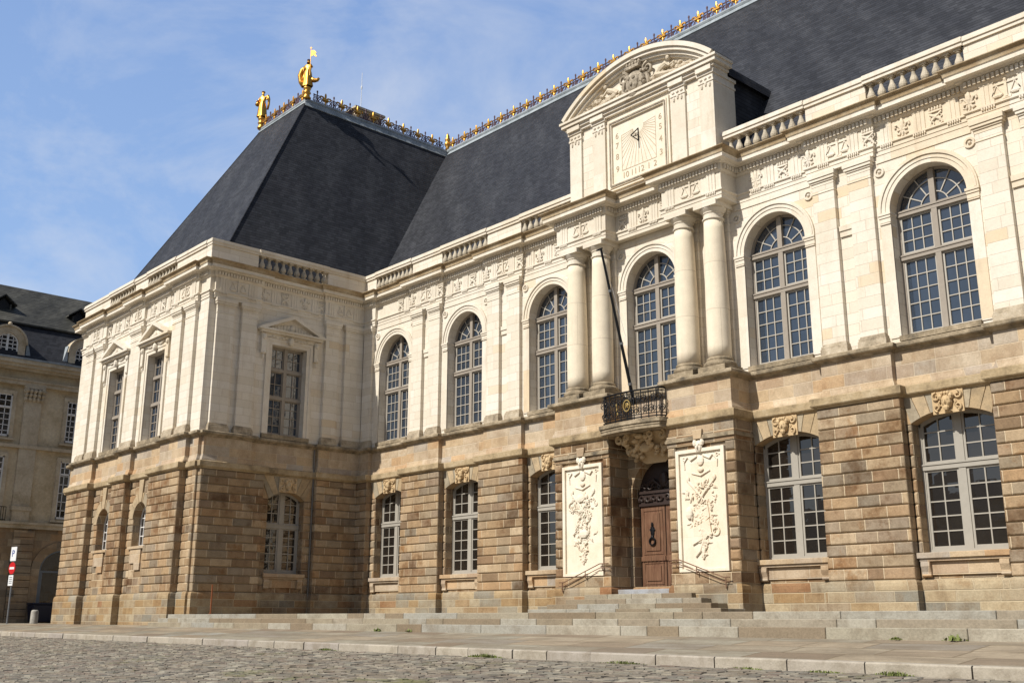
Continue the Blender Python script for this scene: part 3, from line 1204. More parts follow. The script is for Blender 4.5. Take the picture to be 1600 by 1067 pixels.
def arched_window(F, uc, hw=HW, zs=ZS, zsp=ZSP, dep=.4, zm=10.12):
    mb = MB(F)
    gb_ = MB(F)
    d0, d1 = -dep - .07, -dep
    mb.box(uc - hw, uc - hw + .08, d0, d1 + .02, zs, zsp)
    mb.box(uc + hw - .08, uc + hw, d0, d1 + .02, zs, zsp)
    mb.box(uc - hw, uc + hw, d0, d1 + .04, zs, zs + .1)
    mb.arc(uc, zsp, hw - .08, hw, 0, PI, d0, d1 + .02, 24)
    mb.box(uc - .085, uc + .085, d0, d1 + .07, zs + .1, zsp + hw - .04)
    for z in (zm, zsp - .03):
        mb.box(uc - hw, uc + hw, d0, d1 + .075, z - .085, z + .085)
        mb.box(uc - hw, uc + hw, d0, d1 + .1, z + .03, z + .07)
    for s in (-1, 1):
        a0, a1 = (uc - hw + .08, uc - .085) if s < 0 else (uc + .085, uc + hw - .08)
        for z0, z1, rows in ((zs + .1, zm - .085, 5), (zm + .085, zsp - .115, 3)):
            st = .055
            gb_.box(a0, a0 + st, d0, d1, z0, z1)
            gb_.box(a1 - st, a1, d0, d1, z0, z1)
            gb_.box(a0, a1, d0, d1 - .003, z0, z0 + .07)
            gb_.box(a0, a1, d0, d1 - .003, z1 - .06, z1)
            for k in (1, 2):
                u = a0 + st + (a1 - a0 - 2 * st) * k / 3
                gb_.box(u - .014, u + .014, d0, d1 - .014, z0, z1)
            for k in range(1, rows):
                z = z0 + .07 + (z1 - z0 - .13) * k / rows
                gb_.box(a0, a1, d0, d1 - .016, z - .014, z + .014)
    # fanlight
    zb = zsp + .055
    mb.box(uc - hw + .05, uc + hw - .05, d0, d1 - .002, zb, zb + .05)
    for r in (.36, .7):
        gb_.arc(uc, zsp, hw * r - .015, hw * r + .015, .05, PI - .05, d0, d1 - .014, 22)
    for k in range(1, 6):
        if k == 3:
            continue
        a = PI * k / 6
        gb_.bar((uc + hw * .36 * math.cos(a), zsp + hw * .36 * math.sin(a)), (uc + hw * .95 * math.cos(a), zsp + hw * .95 * math.sin(a)), .032, d0, d1 - .017)
    o = mb.make('window', 'taupe', PAL)
    gb_.make('glazing_bars', 'bars', o)
    g = MB(F)
    g.poly([(uc - hw, d0 + .02, zs), (uc + hw, d0 + .02, zs)] + [(u, d0 + .02, z) for u, z in reversed(arch_pts(uc, hw, zsp))])
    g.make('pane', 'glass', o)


def arch_trim(F, uc, hw=HW, zsp=ZSP, d=0):
    mb = MB(F)
    for r0, r1, dd in ((hw + .0, hw + .13, .035), (hw + .13, hw + .25, .06), (hw + .25, hw + .31, .1), (hw + .31, hw + .36, .075)):
        mb.arc(uc, zsp, r0, r1, 0, PI, -.01, d + dd, 28)
    mb.make('arch_moulding', 'lime_plain', PAL)
    mb = MB(F)
    for s in (-1, 1):
        a, b = sorted((uc + s * (hw - .04), uc + s * (hw + .37)))
        mb.box(a, b, -.3, .1, zsp - .08, zsp - .005)
        mb.box(a + .02, b - .02, -.3, .075, zsp - .16, zsp - .08)
        mb.box(a + .03, b - .03, -.3, .05, zsp - .3, zsp - .16)
        mb.box(a + .035, b - .035, -.3, .065, zsp - .36, zsp - .325)
        a, b = sorted((uc + s * (hw - .0), uc + s * (hw + .33)))
        mb.box(a + .002, b, -.02, .03, ZS - .02, zsp - .36)
        mb.make('impost', 'lime_plain', PAL)
        mb = MB(F)
    for s in (-1, 1):
        q = MB(F)
        cu, cz = uc + s * (hw + .22), zsp + hw + .18
        q.arc(cu, cz, .1, .16, 0, 2 * PI, -.01, .05, 16)
        q.blob(cu, .02, cz, .055, .05, .055, 8, 5)
        q.make('roundel', 'lime_plain', PAL)


for b in BAYS:
    u0, u1 = b - 2.6, b + 2.6
    bb = b
    if b == -15.6:
        u0, bb = XW, b + .1
    if b == 15.6:
        u1 = XE
    upper_bay(frame_main, u0, u1, bb, HW, ZS, ZSP)
    arched_window(frame_main, bb)
    arch_trim(frame_main, bb)
    # thin panel string between the spandrels and the architrave
    mb = MB(frame_main)
    mb.box(bb - 1.45, bb + 1.45, -.01, .03, 13.12, 13.2)
    mb.box(bb - 1.55, bb + 1.55, -.01, .02, 13.2, 13.34)
    mb.make('spandrel_band', 'lime_plain', PAL)
    # window sill ledge
    mb = MB(frame_main)
    mb.box(bb - HW - .02, bb + HW + .02, -.45, .12, 7.53, ZS - .004)
    mb.make('window_sill', 'ledge', PAL)

# strips between the coupled pilasters carry the impost string
for k in PIERS:
    mb = MB(frame_main)
    mb.box(k - .21, k + .21, -.01, .055, ZSP - .36, ZSP - .178)
    mb.box(k - .21, k + .21, -.01, .09, ZSP - .18, ZSP - .02)
    mb.make('impost_string', 'lime_plain', PAL)


def pilaster(F, u0, u1, d=.16, label=None):
    mb = MB(F)
    mb.box(u0 + .04, u1 - .04, -.01, d, 7.86, 12.95)
    o = mb.make('pilaster', 'lime', PAL, bevel=.008)
    b = MB(F)
    b.box(u0 - .03, u1 + .03, -.01, d + .08, 7.51, 7.72)
    b.box(u0 - .01, u1 + .01, -.01, d + .06, 7.72, 7.8)
    b.box(u0 + .02, u1 - .02, -.01, d + .025, 7.8, 7.86)
    b.make('pilaster_base', 'base', o, bevel=.01)
    c = MB(F)
    c.box(u0 + .02, u1 - .02, -.01, d + .02, 12.7, 12.74)
    c.box(u0 + .03, u1 - .03, -.01, d + .008, 12.95, 13.05)
    c.box(u0 + .01, u1 - .01, -.01, d + .04, 13.05, 13.11)
    c.box(u0 - .03, u1 + .03, -.01, d + .08, 13.11, 13.2)
    c.box(u0 - .06, u1 + .06, -.01, d + .11, 13.2, 13.36)
    c.make('pilaster_capital', 'lime_plain', o, bevel=.008)


for k in PIERS:
    pilaster(frame_main, k - 1.04, k - .2)
    pilaster(frame_main, k + .2, k + 1.04)
pilaster(frame_main, XW + .14, -17.1)
for s in (-1, 1):               # pilasters behind the portal columns
    for c in (1.92, 3.22):
        pilaster(frame_main, s * c - .36, s * c + .36, .12)
for u0, u1, d in WFP_U:
    pilaster(frame_wf, u0, u1)
for u0, u1, d in WEP_U:
    pilaster(frame_we, u0, u1)


# ---- pavilion upper floor with pedimented windows
def ped_window(F, uc, hw, u0, u1, zs=7.72, zt=11.78):
    upper_bay(F, u0, u1, uc, hw, zs, None, .45, zt)
    mb = MB(F)                  # surround
    for a, b, d in ((0, .16, .05), (.16, .3, .08)):
        mb.box(uc - hw - b, uc - hw - a, -.01, d, zs - .1, zt + b)
        mb.box(uc + hw + a, uc + hw + b, -.01, d, zs - .1, zt + b)
        mb.box(uc - hw - a, uc + hw + a, -.01, d, zt + a, zt + b)
    mb.make('window_surround', 'lime_plain', PAL)
    mb = MB(F)                  # pediment on consoles
    w = hw + .82
    zb = 12.42
    for s in (-1, 1):
        c = uc + s * (hw + .47)
        mb.box(c - .12, c + .12, -.01, .16, 11.3, zb - .22)
        mb.blob(c, .15, 12.05, .12, .1, .14, 8, 5)
        mb.blob(c, .12, 11.36, .1, .08, .1, 8, 5)
        mb.blob(c, .1, 11.15, .05, .04, .13, 6, 4)
    mb.box(uc - hw - .6, uc + hw + .6, -.01, .09, 12.1, zb - .16)
    mb.box(uc - w + .12, uc + w - .12, -.01, .26, zb - .16, zb - .06)
    mb.box(uc - w, uc + w, -.01, .36, zb - .06, zb + .03)
    zp = 13.22
    for s in (-1, 1):
        mb.prism([(uc + s * w, zb + .03), (uc + s * (w - .35), zb + .03), (uc, zp - .16), (uc, zp)] if s < 0 else
                 [(uc + s * w, zb + .03), (uc, zp), (uc, zp - .16), (uc + s * (w - .35), zb + .03)], -.01, .36)
    mb.prism([(uc - w + .3, zb + .03), (uc + w - .3, zb + .03), (uc, zp - .14)], -.01, .1)
    o = mb.make('pediment', 'lime_plain', PAL)
    mb = MB(F)
    for k in range(14):
        t = (k + .5) / 14 * 2 - 1
        h = (1 - abs(t)) * .42
        mb.blob(uc + t * (w - .65), .12, zb + .1 + h * .35, .1, .06, .06 + h * .3, 6, 4, random.uniform(-.6, .6))
    mb.blob(uc, .15, zb + .22, .13, .09, .17, 8, 5)
    # keystone scroll and garlands under the cornice
    mb.blob(uc, .14, 12.02, .15, .12, .2, 8, 5)
    for s in (-1, 1):
        for k in range(5):
            mb.blob(uc + s * (.25 + .16 * k), .1, 12.17 - .07 * math.sin(k * PI / 4), .1, .06, .055, 6, 4)
    mb.make('pediment_relief', 'lime_plain', o)
    # casement: two lights, three tiers
    mb = MB(F)
    d0, d1 = -.4, -.33
    mb.box(uc - hw, uc - hw + .08, d0, d1 + .02, zs, zt)
    mb.box(uc + hw - .08, uc + hw, d0, d1 + .02, zs, zt)
    mb.box(uc - hw, uc + hw, d0, d1 + .02, zs, zs + .09)
    mb.box(uc - hw, uc + hw, d0, d1 + .02, zt - .08, zt)
    mb.box(uc - .08, uc + .08, d0, d1 + .06, zs, zt)
    tiers = [(zs + .09, 9.36), (9.5, 10.64), (10.78, zt - .08)]
    for z in (9.43, 10.71):
        mb.box(uc - hw, uc + hw, d0, d1 + .065, z - .07, z + .07)
    for (z0, z1), rows in zip(tiers, (4, 2, 2)):
        for s in (-1, 1):
            a0, a1 = (uc - hw + .08, uc - .08) if s < 0 else (uc + .08, uc + hw - .08)
            mb.box(a0, a0 + .045, d0, d1 - .002, z0, z1)
            mb.box(a1 - .045, a1, d0, d1 - .002, z0, z1)
            mb.box(a0, a1, d0, d1 - .004, z0, z0 + .05)
            mb.box(a0, a1, d0, d1 - .004, z1 - .045, z1)
            u = (a0 + a1) / 2
            mb.box(u - .016, u + .016, d0, d1 - .014, z0, z1)
            for k in range(1, rows):
                z = z0 + (z1 - z0) * k / rows
                mb.box(a0, a1, d0, d1 - .016, z - .016, z + .016)
    o = mb.make('window', 'taupe', PAL)
    g = MB(F)
    g.poly([(uc - hw, d0 + .02, zs), (uc + hw, d0 + .02, zs), (uc + hw, d0 + .02, zt), (uc - hw, d0 + .02, zt)])
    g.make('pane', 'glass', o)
    s = MB(F)
    s.box(uc - hw - .3, uc + hw + .3, -.45, .1, 7.53, zs - .005)
    s.make('window_sill', 'ledge', PAL)


ped_window(frame_wf, -27.45, .9, -32.5, -25.2)
ped_window(frame_wf, -22.95, .9, -25.2, XW)
ped_window(frame_we, -4.08, .9, YW, 0)
mb = MB(frame_id)            # hidden west flank of the pavilion and east end of the range
mb.poly([(-32.5, YW, -.6), (-32.5, 17, -.6), (-32.5, 17, 15.), (-32.5, YW, 15.)])
mb.poly([(-32.5, 17, -.6), (XE, 17, -.6), (XE, 17, 15.), (-32.5, 17, 15.)])
mb.poly([(XE, 17, -.6), (XE, 0, -.6), (XE, 0, 15.), (XE, 17, 15.)])
mb.make('rear_wall', 'lime', PAL)

# ---- portal columns
for s in (-1, 1):
    for c in (1.95, 3.22):
        mb = MB(frame_main)
        d = .5
        prof = []
        for k in range(13):
            t = k / 12
            r = .39 - .065 * max(0, (t - .3) / .7) ** 1.5
            prof.append((r, 8.03 + t * (12.86 - 8.03)))
        mb.lathe(s * c, d, prof, 32)
        o = mb.make('column', 'column', PAL, smooth=True) if 'column' in M else None
        if o is None:
            M['column'] = stone('column limestone', 1.62, 8.03, 5., [(0, (.76, .67, .52)), (1, (.8, .71, .56))], (.5, .42, .32), .012, .3, .14, .4, (.58, .5, .39), .35, .7)
            o = mb.make('column', 'column', PAL, smooth=True)
        b = MB(frame_main)
        b.box(s * c - .53, s * c + .53, -.02, d + .5, 7.51, 7.72)
        b.lathe(s * c, d, [(.5, 7.72), (.53, 7.78), (.53, 7.84), (.48, 7.89), (.44, 7.9), (.44, 7.94), (.45, 7.97), (.43, 8.02), (.4, 8.04)], 28)
        b.make('column_base', 'ledge', o)
        b = MB(frame_main)
        b.lathe(s * c, d, [(.335, 12.78), (.37, 12.8), (.37, 12.84), (.33, 12.86), (.33, 13.0), (.36, 13.02), (.36, 13.05), (.42, 13.12), (.45, 13.16), (.45, 13.19)], 28)
        b.box(s * c - .47, s * c + .47, -.02, d + .47, 13.19, 13.36)
        b.make('column_capital', 'lime_plain', o)

# ---- frieze: triglyphs and emblems
def rot_of(F):
    return 0 if F in (frame_main, frame_wf) else PI / 2


def proto(fn, name, mat):
    mb = MB(lambda u, d, z: (u, -d * .68, z))
    fn(mb)
    o = mb.make(name, mat, PAL)
    return o


def f_trig(mb):
    for k in (-1, 0, 1):
        mb.prism([(k * .125 - .055, 0), (k * .125 + .055, 0), (k * .125 + .055, .6), (k * .125 - .055, .6)], -.01, .045)
    mb.box(-.19, .19, -.01, .02, 0, .62)
    mb.box(-.2, .2, -.01, .06, .6, .645)
    for k in range(6):
        mb.box(-.17 + k * .068 - .022, -.17 + k * .068 + .022, .03, .115, -.12, -.045)
    mb.box(-.2, .2, .0, .11, -.045, -.02)


def f_scales(mb):
    z = .32
    mb.box(-.34, .34, 0, .05, z + .16, z + .2)
    mb.box(-.035, .035, 0, .07, z - .24, z + .3)
    mb.box(-.12, .12, 0, .05, z - .28, z - .22)
    mb.blob(0, .05, z + .27, .05, .06, .06, 6, 4)
    for s in (-1, 1):
        c = s * .25
        mb.bar((c, z + .17), (c - .14, z - .12), .028, 0, .045)
        mb.bar((c, z + .17), (c + .14, z - .12), .028, 0, .045)
        mb.blob(c, .03, z - .15, .17, .06, .06, 8, 4)


def f_fleur(mb):
    z = .3
    mb.blob(0, .04, z + .12, .07, .07, .2, 8, 5)
    mb.box(-.16, .16, 0, .07, z - .07, z - .02)
    for s in (-1, 1):
        mb.tube([(s * .04, .03, z - .03), (s * .13, .05, z + .12), (s * .22, .05, z + .13), (s * .22, .04, z + .04)], .04, 5)
        mb.tube([(s * .03, .03, z - .06), (s * .1, .04, z - .2), (s * .17, .04, z - .16)], .032, 5)
    mb.blob(0, .04, z - .17, .04, .05, .12, 6, 4)


def f_crown(mb):
    z = .3
    mb.box(-.2, .2, 0, .07, z + .13, z + .18)
    for k in (-2, -1, 0, 1, 2):
        mb.blob(k * .085, .04, z + .24, .035, .05, .07, 6, 4)
    for s in (-1, 1):
        mb.tube([(s * .18, .03, z + .1), (s * .05, .06, z), (-s * .12, .05, z - .12), (-s * .18, .04, z - .24), (-s * .08, .04, z - .3)], .038, 5)
        mb.spiral(s * .14, .04, z - .02, .08, 1, PI / 2, .028, s, 10)
        mb.spiral(s * .14, .04, z - .2, .08, 1, -PI / 2, .028, -s, 10)


EMB = {'triglyph': proto(f_trig, 'triglyph', 'lime_plain'), 'scales': proto(f_scales, 'scales_emblem', 'lime_plain'),
       'fleur': proto(f_fleur, 'fleur_emblem', 'lime_plain'), 'crown': proto(f_crown, 'crown_emblem', 'lime_plain')}
used_emb = set()


def emblem(kind, F, u, d, z=13.68):
    src = EMB[kind]
    loc = F(u, d, z)
    rz = rot_of(F)
    if kind not in used_emb:
        used_emb.add(kind)
        src.location = loc
        src.rotation_euler = (0, 0, rz)
    else:
        copy_part(src, PAL, loc, rz)


def main_depth(u):
    if abs(u) < 1.36:
        return .28
    if abs(u) < 3.86:
        return .86
    for k in PIERS:
        if abs(u - k) < 1.12:
            return .13
    return .13 if u < -17.0 else 0


seq = ['scales', 'crown', 'fleur', 'crown', 'fleur']
for i in range(-15, 15):
    u = 7.8 + 1.04 * (i - 7)
    if abs(u) > 17.2:
        continue
    if abs(u) < 4.3:
        continue
    k = (i - 7) % 5
    emblem(seq[k], frame_main, u, main_depth(u) + .02)
    ut = u + .52
    if abs(ut) > 4.2 and abs(ut) < 17.3:
        emblem('triglyph', frame_main, ut, main_depth(ut) + .02)
emblem('triglyph', frame_main, 4.68, .02)
for s in (-1, 1):
    emblem('scales', frame_main, s * 2.6, .88)
    for q in (1.72, 3.48):
        emblem('triglyph', frame_main, s * q, .88)
    emblem('crown', frame_main, s * 1.0, .3)
emblem('fleur', frame_main, 0, .3)
emblem('triglyph', frame_main, -.5, .3)
emblem('triglyph', frame_main, .5, .3)


def run_frieze(F, items, depth):
    for u, kind in items:
        emblem(kind, F, u, depth(u) + .02)


def wf_depth(u):
    for a, b in ((-31.5, -29.1), (-25.9, -24.5), (-21.3, -18.86)):
        if a < u < b:
            return .13
    return 0


us = [(-30.9, 'triglyph'), (-30.3, 'scales'), (-29.7, 'triglyph'), (-28.9, 'crown'), (-28.35, 'triglyph'), (-27.8, 'fleur'), (-27.25, 'triglyph'), (-26.7, 'crown'),
      (-26.15, 'triglyph'), (-25.2, 'scales'), (-24.2, 'triglyph'), (-23.7, 'fleur'), (-23.15, 'triglyph'), (-22.6, 'crown'), (-22.05, 'triglyph'), (-21.6, 'fleur'),
      (-20.9, 'triglyph'), (-20.1, 'scales'), (-19.3, 'triglyph')]
run_frieze(frame_wf, us, wf_depth)
us = [(-7.6, 'triglyph'), (-6.9, 'scales'), (-6.2, 'triglyph'), (-5.5, 'fleur'), (-4.98, 'triglyph'), (-4.46, 'crown'), (-3.94, 'triglyph'), (-3.4, 'fleur'), (-2.85, 'triglyph'),
      (-2.55, 'crown'), (-2.0, 'triglyph'), (-1.3, 'scales'), (-.6, 'triglyph')]
run_frieze(frame_we, us, lambda u: .13 if (-7.95 < u < -5.75 or u > -2.35) else 0)

# ---- parapet: pedestals, balusters, rail
BAL = None


def baluster_proto():
    mb = MB(lambda u, d, z: (u, -d, z))
    mb.box(-.11, .11, -.11, .11, 0, .09)
    mb.lathe(0, 0, [(.09, .09), (.07, .12), (.115, .18), (.13, .24), (.115, .32), (.07, .43), (.05, .52), (.055, .55), (.085, .57), (.06, .6), (.08, .62)], 12)
    mb.box(-.1, .1, -.1, .1, .61, .68)
    return mb


BAL_MB = baluster_proto()


def balustrade(F, u0, u1, n, d=.06, stone_mat='lime_plain', bmat='baluster'):
    global BAL
    mb = MB(F)
    mb.box(u0, u1, d - .15, d + .13, 14.98, 15.07)
    mb.box(u0 - .02, u1 + .02, d - .19, d + .17, 15.75, 15.86)
    mb.box(u0 - .02, u1 + .02, d - .23, d + .21, 15.86, 15.95)
    mb.box(u0 - .02, u1 + .02, d - .2, d + .18, 15.95, 16.02)
    o = mb.make('balustrade', stone_mat, PAL)
    for k in range(n):
        u = u0 + (u1 - u0) * (k + .5) / n
        if BAL is None:
            BAL = BAL_MB.make('baluster', bmat, o)
            BAL.location = F(u, d, 15.07)
        else:
            copy_part(BAL, o, F(u, d, 15.07), rot_of(F))


M['carved'] = weathered('carved gable stone', (.45, .37, .27), (.66, .57, .44), (.76, .68, .54), 4)
M['beads'] = weathered('grey weathered carving', (.25, .21, .16), (.42, .36, .28), (.55, .48, .38), 5)
M['baluster'] = weathered('weathered baluster stone', (.32, .28, .22), (.52, .46, .36), (.62, .55, .44), 3)


def pedestal(F, u0, u1, d=.12, drop=0.):
    mb = MB(F)
    mb.box(u0, u1, d - .5, d, 14.98, 15.75 - drop)
    o = mb.make('parapet_block', 'lime', PAL, bevel=.01)
    c = MB(F)
    c.box(u0 - .03, u1 + .03, d - .5, d + .06 - drop, 15.75 - drop, 15.86 - drop)
    c.box(u0 - .06, u1 + .06, d - .5, d + .1 - drop, 15.86 - drop, 15.95 - drop)
    c.box(u0 - .04, u1 + .04, d - .5, d + .07 - drop, 15.95 - drop, 16.025 - drop)
    c.make('parapet_coping', 'lime_plain', o)


for b in BAYS:
    if b == 0:
        continue
    lo, hi = b - 1.55, b + 1.55
    if abs(b) == 5.2:
        lo, hi = (3.62, 6.72) if b > 0 else (-6.72, -3.62)
        balustrade(frame_main, lo, hi, 9)
        continue
    if b == -15.6:
        lo, hi = -17.0, -14.15
    balustrade(frame_main, lo, hi, 9)
for k in PIERS:
    pedestal(frame_main, k - 1.06 if k != -13 else -14.13, k + 1.06)
pedestal(frame_main, XW - .3, -17.02)
pedestal(frame_main, 17.2, XE)
# pavilion parapet
balustrade(frame_we, -5.95, -2.3, 10)
pedestal(frame_we, YW - .12, -5.97)
pedestal(frame_we, -2.28, -.125, drop=.004)
balustrade(frame_wf, -29.0, -25.95, 9)
balustrade(frame_wf, -24.45, -21.35, 9)
pedestal(frame_wf, -32.4, -29.02)
pedestal(frame_wf, -25.93, -24.47)
pedestal(frame_wf, -21.33, XW - .35)

# ---- roofs
ZR = 27.1
YR = 8.75
YF = -1.1
E0, EZ = .45, 15.05
mb = MB(frame_id)
mb.poly([(-18.35, E0, EZ), (XE, E0, EZ), (XE, YR, ZR), (-22.9, YR, ZR)])
mb.poly([(-22.9, YR, ZR), (XE, YR, ZR), (XE, 17, EZ), (-22.9, 17, EZ)])
mb.poly([(XE, E0, EZ), (XE, 17, EZ), (XE, YR, ZR)])
mb.make('roof', 'slate', PAL)
mb = MB(frame_id)
mb.poly([(-18.35, -7.75, EZ), (-18.35, E0, EZ), (-22.9, YR, ZR), (-22.9, YF, ZR)])
mb.poly([(-32.25, -7.75, EZ), (-18.35, -7.75, EZ), (-22.9, YF, ZR), (-27.85, YF, ZR)])
mb.poly([(-32.25, -7.75, EZ), (-27.85, YF, ZR), (-27.85, YR, ZR), (-32.25, 17, EZ)])
mb.poly([(-27.85, YF, ZR), (-22.9, YF, ZR), (-22.9, YR, ZR), (-27.85, YR, ZR)])
mb.poly([(-32.25, 17, EZ), (-27.85, YR, ZR), (-22.9, YR, ZR), (-22.9, 17, EZ)])
mb.make('roof', 'slate', PAL)
mb = MB(frame_id)      # gutter floor behind the parapets
mb.poly([(-32.4, -8.0, 15.0), (-18.2, -8.0, 15.0), (-18.2, -.1, 15.0), (-18.2, .6, 15.0), (-32.4, .6, 15.0)])
mb.poly([(-18.2, -.1, 15.001), (XE, -.1, 15.001), (XE, .6, 15.001), (-18.2, .6, 15.001)])
mb.make('roof_gutter', 'lead', PAL)
# lead cappings along the ridges and hips
mb = MB(frame_id)
def cap_quad(a, b, n, w=.42, th=.05):
    """strip of lead lying down the slope from ridge line a-b; n is the downhill direction"""
    a, b, n = Vector(a), Vector(b), Vector(n).normalized()
    nrm = (b - a).cross(n).normalized()
    if nrm.z < 0:
        nrm = -nrm
    q = [a - n * .06, b - n * .06, b + n * w, a + n * w]
    t = [p + nrm * th for p in q]
    lo = [p - nrm * .02 for p in q]
    i = [mb.P(*p) for p in t] + [mb.P(*p) for p in lo]
    mb.f += [i[:4], i[4:], [i[0], i[1], i[5], i[4]], [i[1], i[2], i[6], i[5]], [i[2], i[3], i[7], i[6]], [i[3], i[0], i[4], i[7]]]
sl_m = Vector((0, E0 - YR, EZ - ZR))
sl_e = Vector((-18.35 + 22.9, 0, EZ - ZR))
sl_f = Vector((0, -7.75 - YF, EZ - ZR))
cap_quad((-22.6, YR, ZR), (XE, YR, ZR), sl_m, .4)
cap_quad((-22.9, YF - .15, ZR), (-22.9, YR, ZR), sl_e, .4)
cap_quad((-27.95, YF, ZR), (-22.8, YF, ZR), sl_f, .2)
mb.tube([(-23., YR, ZR + .08), (XE, YR, ZR + .08)], .13, 8)
mb.tube([(-22.9, YF, ZR + .06), (-22.9, YR, ZR + .06)], .1, 8)
mb.tube([(-27.85, YF, ZR + .06), (-22.9, YF, ZR + .06)], .1, 8)
mb.tube([(-27.85, YF, ZR + .06), (-27.85, YR, ZR + .06)], .1, 8)
mb.make('ridge_capping', 'lead', PAL)
for a_, b_ in (((-22.9, YF, ZR), (-18.35, -7.75, EZ)), ((-27.85, YF, ZR), (-32.25, -7.75, EZ))):
    mb = MB(frame_id)
    mb.tube([a_, b_], .035, 6)
    mb.make('hip_ridge', 'slate', PAL)

# gilded and dark crest
def crest_gold(mb):
    mb.blob(0, 0, .53, .07, .045, .2, 8, 6)
    mb.blob(0, 0, .15, .045, .045, .2, 8, 4)
    mb.box(-.2, .2, -.07, .07, .26, .33)
    for s in (-1, 1):
        mb.tube([(s * .05, 0, .3), (s * .16, 0, .45), (s * .3, 0, .47), (s * .34, 0, .36)], .06, 6, .04)
        mb.tube([(s * .04, 0, .28), (s * .1, 0, .17), (s * .16, 0, .2)], .035, 6, .02)


def crest_dark(mb):
    mb.tube([(0, 0, 0), (0, 0, .62)], .035, 6)
    mb.blob(0, 0, .64, .06, .045, .09, 6, 4)
    mb.tube([(-.2, 0, .42), (.2, 0, .42)], .035, 6)
    for s in (-1, 1):
        mb.blob(s * .2, 0, .42, .06, .04, .06, 6, 4)
        mb.spiral(s * .22, 0, .13, .12, .9, PI * .5, .025, s, 12)
        mb.spiral(s * .1, 0, .22, .07, .9, -PI * .5, .02, -s, 10)


def crest_proto(fn, name, mat):
    mb = MB(frame_id)
    fn(mb)
    return mb.make(name, mat, PAL)


cg = crest_proto(crest_gold, 'gilded_finial', 'gold')
cd = crest_proto(crest_dark, 'iron_finial', 'dark_iron')
first = {'g': True, 'd': True}


def crest(loc, rz, gold):
    src, k = (cg, 'g') if gold else (cd, 'd')
    if first[k]:
        first[k] = False
        src.location = loc
        src.rotation_euler = (0, 0, rz)
    else:
        copy_part(src, PAL, loc, rz)


x, k = -22.4, 0
while x < 6:
    crest((x, YR, ZR + .17), 0, k % 2 == 0)
    x += .545
    k += 1
y, k = YF + .65, 1
while y < YR - .4:
    crest((-22.9, y, ZR + .14), PI / 2, k % 2 == 0)
    y += .535
    k += 1
for k in range(9):
    crest((-27.35 + k * .5, YF, ZR + .14), 0, k % 2 == 0)
for (ax, ay), (bx, by) in (((-22.6, YR), (6, YR)), ((-22.9, YF + .4), (-22.9, YR - .3)), ((-27.6, YF), (-23.2, YF))):
    mb = MB(frame_id)
    L = math.hypot(bx - ax, by - ay)
    dx, dy = (bx - ax) / L, (by - ay) / L
    for h in (.2, .47):
        mb.tube([(ax, ay, ZR + h), (bx, by, ZR + h)], .02, 5)
    n = int(L / .27)
    for k in range(n):
        c = (k + .5) * L / n
        pts = [(ax + dx * (c + .125 * math.cos(q * PI / 5)), ay + dy * (c + .125 * math.cos(q * PI / 5)), ZR + .335 + .13 * math.sin(q * PI / 5)) for q in range(11)]
        mb.tube(pts, .022, 4)
    mb.make('crest_band', 'dark_iron', PAL)
mb = MB(frame_id)
mb.lathe(-22.9, YR, [(.12, ZR + .1), (.16, ZR + .25), (.09, ZR + .35), (.19, ZR + .5), (.2, ZR + .62), (.12, ZR + .72), (.16, ZR + .8), (.17, ZR + .92), (.1, ZR + 1.02), (.12, ZR + 1.08), (.05, ZR + 1.25), (.0, ZR + 1.35)], 12)
mb.make('ridge_finial', 'gold', PAL, smooth=True)
# chimney
mb = MB(frame_id)
mb.box(-24.35, -23.5, 2.55, 4.28, ZR - .3, ZR + .92)
mb.box(-24.42, -23.45, 2.47, 4.35, ZR + .92, ZR + 1.04)
mb.box(-24.52, -23.36, 2.36, 4.45, ZR + 1.04, ZR + 1.14)
o = mb.make('chimney', 'bg_stone', PAL)
mb = MB(frame_id)
mb.box(-24.5, -23.38, 2.38, 4.43, ZR + 1.142, ZR + 1.18)
mb.make('chimney_cap', 'lead', o)
mb = MB(frame_id)
AX, AY = -23.95, 3.1
mb.tube([(AX, AY, ZR + 1.1), (AX, AY, ZR + 3.7)], .022, 6, .014)
mb.tube([(AX, AY, ZR + 1.3), (AX, AY, ZR + 1.5)], .05, 6)
mb.blob(AX, AY, ZR + 2.75, .05, .05, .15, 6, 4)
tag(mb.make('antenna', 'sign_white'), 'thin pale antenna mast standing on the roof chimney behind the gilded crest', 'antenna')

# ---- sundial gable
GB = .42
mb = MB(frame_main)
mb.box(-3.4, 3.4, -3.2, GB - .02, 14.98, 18.36)
gab = mb.make('sundial_gable', 'lime', PAL)
mb = MB(frame_main)
for s in (-1, 1):
    for a, b in ((1.62, 2.24), (2.87, 3.49)):
        u0, u1 = sorted((s * a, s * b))
        mb.box(u0, u1, .0 if b < 3 else -.75, GB + .07, 14.98, 17.98)
        mb.box(u0 - .03, u1 + .03, .0 if b < 3 else -.78, GB + .1, 17.98, 18.06)
        mb.box(u0 - .0, u1 + .0, .0 if b < 3 else -.75, GB + .085, 18.06, 18.26)
        mb.box(u0 - .05, u1 + .05, .0 if b < 3 else -.8, GB + .13, 18.26, 18.37)
        for k in range(3):
            mb.blob((u0 + u1) / 2 + (k - 1) * .17, GB + .08, 17.86 + (.06 if k == 1 else 0), .05, .05, .1, 6, 4)
            mb.blob((u0 + u1) / 2 + (k - 1) * .19, GB + .1, 18.12, .07, .05, .06, 6, 4)
        mb.make('gable_pilaster', 'lime_plain', gab)
        mb = MB(frame_main)
mb = MB(frame_main)
for w, d, z0, z1 in ((3.55, .52, 18.365, 18.48), (3.62, .6, 18.48, 18.56), (3.76, .7, 18.6, 18.75), (3.82, .76, 18.75, 18.84)):
    mb.box(-w, w, -.3, d, z0, z1)
